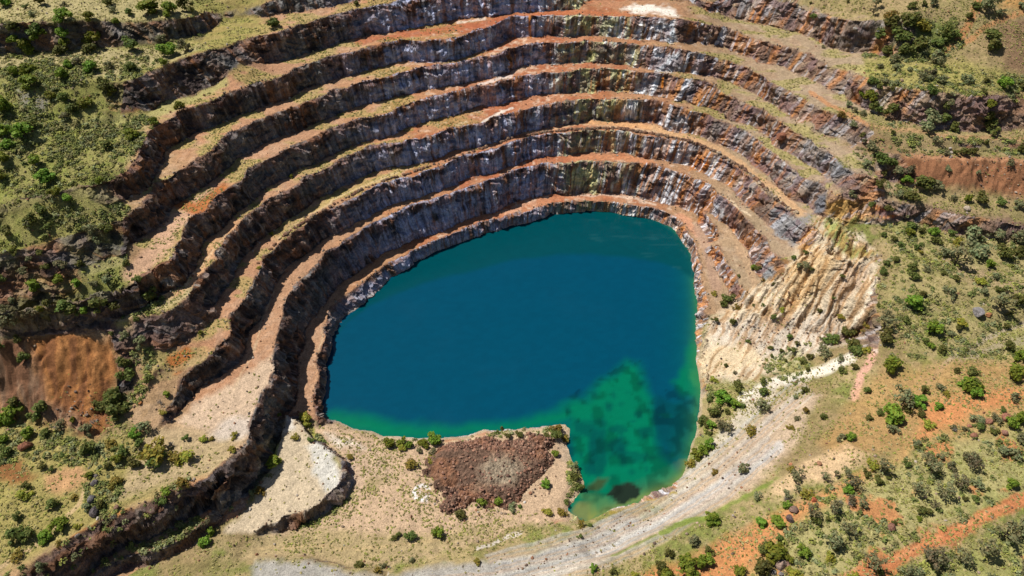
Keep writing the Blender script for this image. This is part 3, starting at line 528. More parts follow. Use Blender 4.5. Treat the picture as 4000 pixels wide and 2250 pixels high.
# rock vertices that touch no other kind of cell are free to move; finer lattice inside each rock wall
slc = (cen(slm * 1.0) > .5) & (cl < 20) & (cen(st) > .28); cl = np.where(slc, 40, cl); cl = np.where((cl < 10) & (cr > .6) & (cz > 1.5) & ~(cen(scr_ * 1.0) > .5) & (np.abs(cu - 1288) < 1500) & ~((cu > 1150) & (cv > 1000)), 41, cl)
isr = cl >= 20
ok = np.zeros((H, W), bool); ok[1:-1, 1:-1] = isr[:-1, :-1] & isr[1:, :-1] & isr[:-1, 1:] & isr[1:, 1:]
RW = np.minimum(blur(ok * 1.0, 2), 1) * ok * (1 - .6 * blur(slm * 1.0, 3))
KS = 3
def rock_mesh(mask, name, coats=True):
    J, I = np.nonzero(mask); n = len(J); sub = np.arange(KS + 1) / KS
    fj = (J[:, None, None] * KS + np.arange(KS + 1)[None, :, None]) + np.zeros((1, 1, KS + 1), int)
    fi = (I[:, None, None] * KS + np.arange(KS + 1)[None, None, :]) + np.zeros((1, KS + 1, 1), int)
    key = fj.astype(np.int64) * (W * KS + 1) + fi
    q_ = np.stack([key[:, :-1, :-1], key[:, :-1, 1:], key[:, 1:, 1:], key[:, 1:, :-1]], -1).reshape(-1, 4)
    u, inv = np.unique(q_, return_inverse=True)
    fj = u // (W * KS + 1); fi = u % (W * KS + 1)
    j0 = np.minimum(fj // KS, H - 2); i0 = np.minimum(fi // KS, W - 2); tj = fj / KS - j0; ti = fi / KS - i0
    def bil(Aa):
        tj_, ti_ = (tj, ti) if Aa.ndim == 2 else (tj[:, None], ti[:, None])
        return (Aa[j0, i0] * (1 - ti_) + Aa[j0, i0 + 1] * ti_) * (1 - tj_) + (Aa[j0 + 1, i0] * (1 - ti_) + Aa[j0 + 1, i0 + 1] * ti_) * tj_
    x, y, z = bil(PXv), bil(PYv), bil(PZv)
    x2, y2, z2 = rock_push(x, y, z, bil(GNX), bil(GNY), bil(RW))
    c = bil(COL); v_ = fb3(x / .8, y / .8, z / .5, 2, 29)
    if not coats:
        c = c * (.7 + .6 * v_)[:, None]
        return np_mesh(name, np.stack([x2, y2, z2], 1), inv.reshape(-1, 4), c, [M_ROCK], False)
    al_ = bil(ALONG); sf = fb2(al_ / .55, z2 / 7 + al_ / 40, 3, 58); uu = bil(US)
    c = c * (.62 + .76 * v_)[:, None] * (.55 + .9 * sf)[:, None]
    wh = sst(.58, .66, fb2(al_ / .8, z2 / 12, 3, 59)) * np.interp(uu, [900, 1100, 1480, 1560, 1780, 1850, 2050], [.1, .45, .5, .85, .8, .45, .3]); c = c * (1 - wh[:, None]) + np.array((.72, .74, .80)) * wh[:, None]
    yg = sst(.50, .60, fb2(al_ / 2.2, z2 / 6, 3, 63)) * np.interp(uu, [1380, 1450, 1560, 1620], [0, .75, .75, 0]); c = c * (1 - yg[:, None]) + np.array((.52, .50, .24)) * (.6 + .8 * v_)[:, None] * yg[:, None]
    pu = sst(.55, .65, fb2(al_ / 2.6, z2 / 4, 3, 64)) * np.interp(uu, [1000, 1200, 1900, 2100], [.2, .6, .7, .6]); c = c * (1 - pu[:, None]) + np.array((.20, .125, .13)) * (.6 + .8 * v_)[:, None] * pu[:, None]
    dk = sst(.60, .68, fb2(al_ / .9, z2 / 9, 3, 60)) * .5; c = c * (1 - dk[:, None]) + np.array((.05, .04, .038)) * dk[:, None]
    rs = sst(.62, .69, fb2(al_ / 1.3, z2 / 16, 3, 62)) * np.interp(uu, [1000, 1300, 1650, 1800, 2000], [.2, .45, .5, .55, .3]); c = c * (1 - rs[:, None]) + np.array((.52, .20, .05)) * rs[:, None]
    return np_mesh(name, np.stack([x2, y2, z2], 1), inv.reshape(-1, 4), c, [M_ROCK], False)
cl2 = cl.copy(); cl = cl.ravel()
VCO = np.stack([PXv, PYv, PZv], -1).reshape(-1, 3); VCOL = COL.reshape(-1, 3)
ORD = ['lowest', 'second', 'third', 'fourth', 'fifth', 'sixth', 'seventh', 'topmost']
for k in sorted(set(cl.tolist())):
    q_ = quads[cl == k]
    if len(q_) < 30 and k: continue
    u, inv = np.unique(q_, return_inverse=True)
    rock = k >= 20
    nm = 'ground' if k == 0 else ('terrace' if k < 20 else ('pit_wall' if k < 40 else ('eroded_slope' if k == 40 else 'rock_scarp')))
    me = rock_mesh(cl2 == k, nm, k != 40) if rock else np_mesh(nm, VCO[u], inv.reshape(-1, 4), VCOL[u], [M_GROUND], True)
    o = link(nm, me)
    if k == 0: tag(o, 'dry grassy hillside and stony floor all around the pit lake', 'ground', None, 'structure')
    elif k < 20: tag(o, '%s flat terrace strip counted up from the blue lake' % ORD[max(0, min(7, k - 11))], 'terrace', 'stepped terraces of the pit', 'structure')
    elif k == 41: tag(o, 'broken rocky scarps on the slopes outside the pit', 'scarp', None, 'structure')
    elif k == 40: tag(o, 'cream and ochre gullied slope slumping towards the lake', 'slope', None, 'structure')
    else: tag(o, '%s steep stained rock wall counted up from the blue lake' % ORD[max(0, min(7, k - 21))], 'rock wall', 'rock walls of the pit', 'structure')

# ------------------------------------------------------------------ lake
lx = np.arange(-95, 105, .8); ly = np.arange(float(at(1288,1330,0)[1]) - 4, float(at(1500,520,0)[1]) + 6, .8)
LX, LY = np.meshgrid(lx, ly); lu, lw = sight(LX, LY, 0)
def sdist(x, y, poly, closed=True):
    d = np.full(x.shape, 1e9); p = np.array(poly, float)
    for i in range(0 if closed else 1, len(p)):
        a, b = p[i - 1], p[i]; e = b - a; t = np.clip(((x - a[0]) * e[0] + (y - a[1]) * e[1]) / (e @ e + 1e-9), 0, 1)
        d = np.minimum(d, np.hypot(x - a[0] - t * e[0], y - a[1] - t * e[1]))
    return d
ljx = (fb2(LX / 5, LY / 5, 3, 71) - .5) * 26; ljy = (fb2(LX / 5, LY / 5, 3, 72) - .5) * 26
WC = np.ones(LX.shape + (3,), np.float32) * np.array((.0, .051, .096), np.float32)
def wreg(poly, c, f, w=1.0, j=1.0):
    global WC
    x, y = lu + ljx * j, lw + ljy * j; d = sdist(x, y, poly); m = np.clip(.5 + np.where(inpoly(x, y, poly), d, -d) / (2 * f), 0, 1); m = m * m * (3 - 2 * m) * w
    WC = mixc(WC, c, m)
GREEN = (.0, .135, .068)
wreg([(830,1040),(900,1040),(1000,1066),(1150,1074),(1300,1062),(1400,1030),(1470,1000),(1520,950),(1580,912),(1610,920),(1640,1010),(1655,1090),(1660,1140),(1700,1180),(1760,1190),(1740,1250),(1480,1330),(1420,1290),(1440,1180),(1430,1060),(1300,1090),(960,1110),(820,1060)], GREEN, 22, .95, .8)
wreg([(1650,1000),(1720,1010),(1752,1070),(1740,1140),(1700,1160),(1650,1110),(1640,1060)], (.0, .042, .062), 12, .9)
wreg([(1480,1090),(1520,1080),(1530,1140),(1510,1200),(1470,1180)], (.0, .05, .052), 10, .8); wreg([(1525,1110),(1570,1090),(1575,1140),(1540,1145)], (.0, .055, .055), 9, .8)
wreg([(1440,1060),(1520,1050),(1530,1090),(1450,1100)], (.0, .07, .06), 9, .6)
wreg([(1735,860),(1775,900),(1775,1010),(1730,1000),(1690,960),(1725,920)], GREEN, 14, .9); wreg([(1742,930),(1770,930),(1765,970),(1745,965)], (.03, .20, .07), 8, .7)
weeds = sst(.66, .74, fb2(LX / 2.3, LY / 2.3, 2, 73)) * inpoly(lu, lw, [(1420,1010),(1560,930),(1620,930),(1660,1180),(1500,1210),(1440,1120)])
WC = mixc(WC, (.0, .045, .045), blur(weeds * 1.0, 1) * .8)
bed = sst(.58, .7, fb2(LX / 4.5, LY / 4.5, 3, 74)) * inpoly(lu, lw, [(1440,1040),(1700,1000),(1740,1200),(1480,1290)]); WC = mixc(WC, (.0, .065, .055), bed * .6)
wreg([(1518,1245),(1545,1225),(1580,1216),(1612,1228),(1600,1250),(1560,1266),(1540,1250)], (.02, .04, .025), 4, .95); wreg([(1480,1225),(1510,1200),(1535,1205),(1500,1235)], (.05, .1, .04), 6, .7)
wreg([(1430,1285),(1455,1262),(1490,1265),(1505,1290),(1480,1318),(1440,1300)], (.20, .18, .045), 5, .6, .6); wreg([(1465,1240),(1520,1250),(1540,1280),(1490,1300)], (.06, .17, .06), 10, .7)
sd = sdist(LX, LY, shore_xy)
rim = np.exp(-sd / 1.1) * (lu > 1560) * sst(540, 600, lw); WC = mixc(WC, (.08, .22, .05), np.clip(rim, 0, 1) * .6)
WC = mixc(WC, (.0, .12, .06), np.clip(np.exp(-sd / 4.0), 0, 1) * .55 * (lu > 1500))
yel = np.exp(-sd / 1.4) * inpoly(lu, lw, [(1480,1330),(1780,1200),(1720,1150),(1480,1270)]); WC = mixc(WC, (.28, .25, .04), np.clip(yel, 0, 1) * .4)
far = np.exp(-sdist(LX, LY, [at(u, v, 0) for u, v in C1 and [(840,846),(944,740),(1094,633),(1288,571),(1421,536),(1521,531),(1621,546),(1711,600),(1746,683)]], False) / 1.0 * .04)
WALL_REFL = [(780,860),(836,846),(944,730),(1094,620),(1288,560),(1421,525),(1521,520),(1640,545),(1720,600),(1765,690),(1745,702),(1700,672),(1620,652),(1500,640),(1400,640),(1290,655),(1190,680),(1100,702),(1000,738),(930,770),(870,812),(845,846)]
wreg(WALL_REFL, (.0, .050, .060), 7, .85, .25)  # dark reflection of the far wall painted into the water colour
wreg([(1518,1245),(1545,1225),(1580,1214),(1614,1228),(1602,1252),(1560,1268),(1538,1252)], (.012, .022, .014), 3, 1); wreg([(1480,1230),(1510,1202),(1535,1207),(1500,1238)], (.03, .055, .02), 4, .85)
strk = sst(.62, .74, fb2(LX / 9, LY / 1.6, 3, 76)) * inpoly(lu, lw, [(1480,545),(1640,560),(1720,610),(1745,690),(1600,640),(1480,600)]); WC = mixc(WC, (.02, .10, .11), strk * .22)
mot = fb2(LX / 3.2, LY / 3.2, 4, 78); WC *= (1 - .35 * sst(.5, .65, mot) * inpoly(lu, lw, [(1420,1000),(1600,900),(1760,1000),(1740,1210),(1480,1300),(1420,1240)]))[..., None]
WC *= (.92 + .16 * fb2(LX / 2.2, LY / 1.2, 3, 77))[..., None]
m, nt, bs = mat('lake_water'); L = nt.links.new
ca = N(nt, 'ShaderNodeVertexColor', layer_name='Col'); L(ca.outputs['Color'], bs.inputs['Base Color'])
wn = N(nt, 'ShaderNodeTexNoise'); wn.inputs['Scale'].default_value = .035; wn.inputs['Detail'].default_value = 4; wr = N(nt, 'ShaderNodeMapRange'); wr.inputs['From Min'].default_value = .4; wr.inputs['From Max'].default_value = .65; wr.inputs['To Min'].default_value = .03; wr.inputs['To Max'].default_value = .2; L(wn.outputs['Fac'], wr.inputs['Value']); L(wr.outputs[0], bs.inputs['Roughness']); bs.inputs['IOR'].default_value = 1.33
no = N(nt, 'ShaderNodeTexNoise'); no.inputs['Scale'].default_value = 1.3; no.inputs['Detail'].default_value = 3
geo = N(nt, 'ShaderNodeNewGeometry'); L(geo.outputs['Position'], no.inputs['Vector']); L(geo.outputs['Position'], wn.inputs['Vector'])
bp = N(nt, 'ShaderNodeBump'); bp.inputs['Strength'].default_value = .12; bp.inputs['Distance'].default_value = .3; L(no.outputs['Fac'], bp.inputs['Height']); L(bp.outputs['Normal'], bs.inputs['Normal'])
h_, w_ = LX.shape; li = np.arange(h_ * w_).reshape(h_, w_)
lq = np.stack([li[:-1, :-1], li[:-1, 1:], li[1:, 1:], li[1:, :-1]], -1).reshape(-1, 4)
keep = (sd < 3) | inpoly(LX, LY, shore_xy); kq = keep.ravel()[lq].all(1); lq = lq[kq]
u, inv = np.unique(lq, return_inverse=True)
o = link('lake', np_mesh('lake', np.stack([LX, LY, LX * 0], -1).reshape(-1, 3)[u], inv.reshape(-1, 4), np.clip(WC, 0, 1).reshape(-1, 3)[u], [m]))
tag(o, 'deep blue pit lake with an emerald green shallow end', 'lake', None, 'structure')

# ------------------------------------------------------------------ height lookup for placing things
IX0 = 21
def ground(x, y): 
    i = int(round((x - X0) / G)) + IX0; j = int(round((y - Y0) / G)) + IX0
    i = min(max(i, 0), W - 1); j = min(max(j, 0), H - 1); return float(PZv[j, i])
def cast(u, v, zmin=0.0):
    """walk a sight line down to the ground"""
    lo = None
    for z_ in np.arange(95, -1, -.25):
        x, y = at(u, v, z_)
        if ground(x, y) >= z_: return float(x), float(y), max(ground(x, y), zmin)
    x, y = at(u, v, 0); return float(x), float(y), 0.0
# ------------------------------------------------------------------ plants
def leaf_mat(name, col, var):
    m, nt, bs = mat(name); L = nt.links.new
    oi = N(nt, 'ShaderNodeObjectInfo'); ca = N(nt, 'ShaderNodeVertexColor', layer_name='Col')
    hs = N(nt, 'ShaderNodeHueSaturation'); hs.inputs['Color'].default_value = (*col, 1)
    a = N(nt, 'ShaderNodeMapRange'); a.inputs['To Min'].default_value = .5 - var * .05; a.inputs['To Max'].default_value = .5 + var * .03; L(oi.outputs['Random'], a.inputs['Value']); L(a.outputs[0], hs.inputs['Hue'])
    b = N(nt, 'ShaderNodeMapRange'); b.inputs['To Min'].default_value = .7; b.inputs['To Max'].default_value = 1.3; L(oi.outputs['Random'], b.inputs['Value']); L(b.outputs[0], hs.inputs['Value'])
    mx = N(nt, 'ShaderNodeMix', data_type='RGBA', blend_type='MULTIPLY'); mx.inputs[0].default_value = 1
    L(hs.outputs[0], mx.inputs[6]); L(ca.outputs['Color'], mx.inputs[7]); L(mx.outputs[2], bs.inputs['Base Color'])
    bs.inputs['Roughness'].default_value = .7; bs.inputs['Specular IOR Level'].default_value = .25
    tr = N(nt, 'ShaderNodeBsdfTranslucent'); L(mx.outputs[2], tr.inputs['Color']); ms = N(nt, 'ShaderNodeMixShader'); ms.inputs[0].default_value = .35
    L(bs.outputs[0], ms.inputs[1]); L(tr.outputs[0], ms.inputs[2]); L(ms.outputs[0], nt.nodes['Material Output'].inputs['Surface'])
    return m
def vcol_mat(name, rough=.9):
    m, nt, bs = mat(name); ca = N(nt, 'ShaderNodeVertexColor', layer_name='Col'); nt.links.new(ca.outputs['Color'], bs.inputs['Base Color'])
    bs.inputs['Roughness'].default_value = rough; bs.inputs['Specular IOR Level'].default_value = .2; return m
rg = np.random.RandomState(11)
def leaf_quads(cent, size, up=.35, out=None):
    """one leaf clump per centre, facing loosely outward and up"""
    n = len(cent); nrm = rg.normal(size=(n, 3)) * (1 if out is None else .45); nrm[:, 2] += up
    if out is not None: nrm += out; nrm /= np.linalg.norm(nrm, axis=1)[:, None]
    t = np.cross(nrm, rg.normal(size=(n, 3))); t /= np.linalg.norm(t, axis=1)[:, None] + 1e-9; bt = np.cross(nrm, t)
    s = (size * rg.uniform(.6, 1.3, n))[:, None]; e = s * rg.uniform(.5, .9, (n, 1))
    co = np.stack([cent - t * s - bt * e * .3, cent - t * s * .1 - bt * e, cent + t * s + bt * e * .2, cent - t * s * .1 + bt * e], 1).reshape(-1, 3)
    return co, np.arange(n * 4).reshape(n, 4)
def tube(bm_v, bm_f, p, q, r0, r1, k=5):
    p, q = np.array(p, float), np.array(q, float); d = q - p; d /= np.linalg.norm(d) + 1e-9
    a = np.cross(d, [0.3, .9, .2]); a /= np.linalg.norm(a); b = np.cross(d, a); o = len(bm_v)
    for c_, r in ((p, r0), (q, r1)):
        for i in range(k): an = 2 * math.pi * i / k; bm_v.append(c_ + (a * math.cos(an) + b * math.sin(an)) * r)
    for i in range(k): bm_f.append((o + i, o + (i + 1) % k, o + k + (i + 1) % k, o + k + i))
M_BARK = vcol_mat('bark')
KIND = {'b': ('bright_green_bush', 'bright green bush', (.16, .235, .025), 520, .17), 'd': ('dark_green_shrub', 'dark green shrub', (.125, .155, .035), 460, .17),
        'g': ('grey_green_shrub', 'grey-green shrub', (.20, .22, .105), 330, .15), 'o': ('olive_tree', 'open-crowned olive-green tree', (.20, .205, .10), 260, .13), 'y': ('yellow_green_bush', 'yellow-green bush', (.26, .25, .035), 380, .16)}
KIND['x'] = ('bare_shrub', 'leafless grey shrub', (.2, .18, .16), 0, .1)
KIND['o'] = ('scrub_tree',) + KIND['o'][1:]
protos = {}
for k, (nm, ph, col, nq, sz) in KIND.items():
    M = leaf_mat('foliage_' + nm, col, 1.0)
    for v in range(7):
        tree = k == 'o'; bv, bf = [], []
        nl = rg.randint(5, 9) if not tree else rg.randint(6, 10); cz0 = 1.45 if tree else .8
        lob = []
        for i in range(nl):
            an = 2 * math.pi * (i + rg.rand() * .7) / nl; rr = rg.uniform(.2, .9)
            lob.append((np.array([math.cos(an) * rr, math.sin(an) * rr, cz0 + rg.uniform(-.45, .45)]), rg.uniform(.2, .5) * (.8 if tree else 1)))
        lob.append((np.array([rg.uniform(-.2, .2), rg.uniform(-.2, .2), cz0 + .25]), .5))
        tube(bv, bf, (0, 0, -.25), (rg.uniform(-.08, .08), rg.uniform(-.08, .08), cz0 * .45), .075, .055)
        for c_, r in lob: tube(bv, bf, (0, 0, cz0 * .4), c_, .045, .012, 4)
        if k == 'x':
            cv2, cf2 = [], []
            for _ in range(70):
                c_, r = lob[rg.randint(len(lob))]; p0 = np.array((0, 0, cz0 * .35)) * .4 + c_ * rg.uniform(.35, .8); d0 = rg.normal(size=3) * .45; d0[2] = abs(d0[2]); tube(cv2, cf2, p0, p0 + d0, .022, .006, 3)
            protos[k, v] = (np_mesh('twigs', np.array(cv2), np.array(cf2), np.tile(np.array([[.24, .22, .20]]), (len(cv2), 1)), [M_BARK], True), np_mesh('trunk', np.array(bv), np.array(bf), np.tile(np.array([[.16, .14, .125]]), (len(bv), 1)), [M_BARK], True)); continue
        wts = np.array([r ** 2 for c_, r in lob]); pick = rg.choice(len(lob), nq, p=wts / wts.sum())
        dirs = rg.normal(size=(nq, 3)); dirs /= np.linalg.norm(dirs, axis=1)[:, None]
        rad = np.array([lob[i][1] for i in pick]) * rg.uniform(.3, 1.25, nq) ** .6
        cen_ = np.array([lob[i][0] for i in pick]) + dirs * rad[:, None] * np.array([1, 1, .85]); cen_[:, 2] = np.maximum(cen_[:, 2], .08)
        co, qd = leaf_quads(cen_, sz, .5, dirs * .8)
        cv_ = np.repeat(rg.uniform(.65, 1.3, nq), 4)[:, None] * np.ones((1, 3)); cv_[:, 0] *= np.repeat(rg.uniform(.85, 1.25, nq), 4)
        crown = np_mesh('crown', co, qd, cv_, [M], False)
        trunk = np_mesh('trunk', np.array(bv), np.array(bf), np.tile(np.array([[.09, .07, .05]]), (len(bv), 1)), [M_BARK], True)
        protos[k, v] = (crown, trunk)
LM = [(120,57,'dark scarp at upper left'),(430,80,'shaded cliff bay at upper left'),(80,265,'grey bare patch on left slope'),(340,260,'red rock outcrop on left slope'),(0,430,'left photo edge above centre'),(290,450,'rocky tip of upper left terrace'),
(160,835,'top edge of orange scree'),(270,1085,'foot of orange scree'),(110,660,'red bare patch on left slope'),(15,730,'dark red patch at left edge'),(365,620,'broad pink terrace end'),(400,755,'left end of fourth terrace'),(435,910,'orange bay beside third terrace'),(40,950,'brown half of the scree'),
(60,1115,'red boulder at lower left'),(160,1205,'pink bare patch at lower left'),(235,1245,'dark rock row at lower left'),(600,1105,'cliff corner at lower left'),(100,1390,'pale track at lower left'),(430,1300,'grassy ledge at lower left'),(310,1060,'dark thicket beside the scree'),
(870,1200,'curved edge of pale wedge'),(730,1050,'pointed tip of pale wedge'),(790,1080,'green gully beside the wedge'),(1060,1238,'white ring on quarry floor'),(1230,1180,'brown rubble heap'),(1430,1080,'floor corner jutting into lake'),(1560,1240,'dark weed bed in lake'),(1460,1290,'yellow reed patch in lake'),(900,1440,'crack across the stony floor'),
(1750,1300,'green gully at lower right'),(1765,1060,'right shore of green shallows'),(1800,850,'lake side foot of slump'),(1950,965,'white gully below the slump'),(2170,655,'scarp rim of ochre slump'),(2220,540,'red streak above the slump'),(2165,930,'pink washed gully'),(2460,785,'grey slab boulder'),(2500,855,'pale track on right slope'),
(2400,545,'purple scree bank'),(2480,440,'red brown scree bank'),(2400,345,'upper right dirt road'),(2270,265,'pink chute at upper right'),(2380,275,'grey chute at upper right'),(2270,95,'green thicket at upper right'),(2440,80,'red dirt chute at upper right'),(2560,110,'brown bank at right edge'),(1930,50,'grey top wall at right'),
(2110,830,'white streak on the slump'),(2480,1310,'red dirt track'),(2240,1390,'lower end of red track'),(2090,1170,'pale bare patch above track'),(1965,1410,'rock pile at lower right'),(2576,1120,'right photo edge below centre'),(2380,1060,'red earth bank'),(800,640,'second terrace above left shore'),(1700,350,'boulder row on third terrace'),(1885,610,'right end of second terrace'),(2000,655,'dark notch atop the slump'),(2050,530,'right end of fourth wall'),(2120,430,'right end of fifth wall'),(700,120,'topmost left terrace'),(1250,1430,'grey stone band'),(2330,720,'grassy middle of right slope'),(2576,650,'right photo edge above centre'),(2300,1290,'grassy slope above red track')]
ORDN = ['nearest to', 'second nearest to', 'third nearest to', 'fourth nearest to', 'fifth nearest to', 'sixth nearest to', 'seventh nearest to', 'eighth nearest to', 'ninth nearest to', 'tenth nearest to', 'eleventh nearest to', 'twelfth nearest to']
GRP = {'b': 'bright green bushes scattered round the pit', 'd': 'dark green shrubs scattered round the pit', 'g': 'grey-green shrubs scattered round the pit', 'o': 'open-crowned trees on the slopes', 'y': 'yellow-green bushes scattered round the pit', 'x': 'leafless shrubs scattered round the pit'}
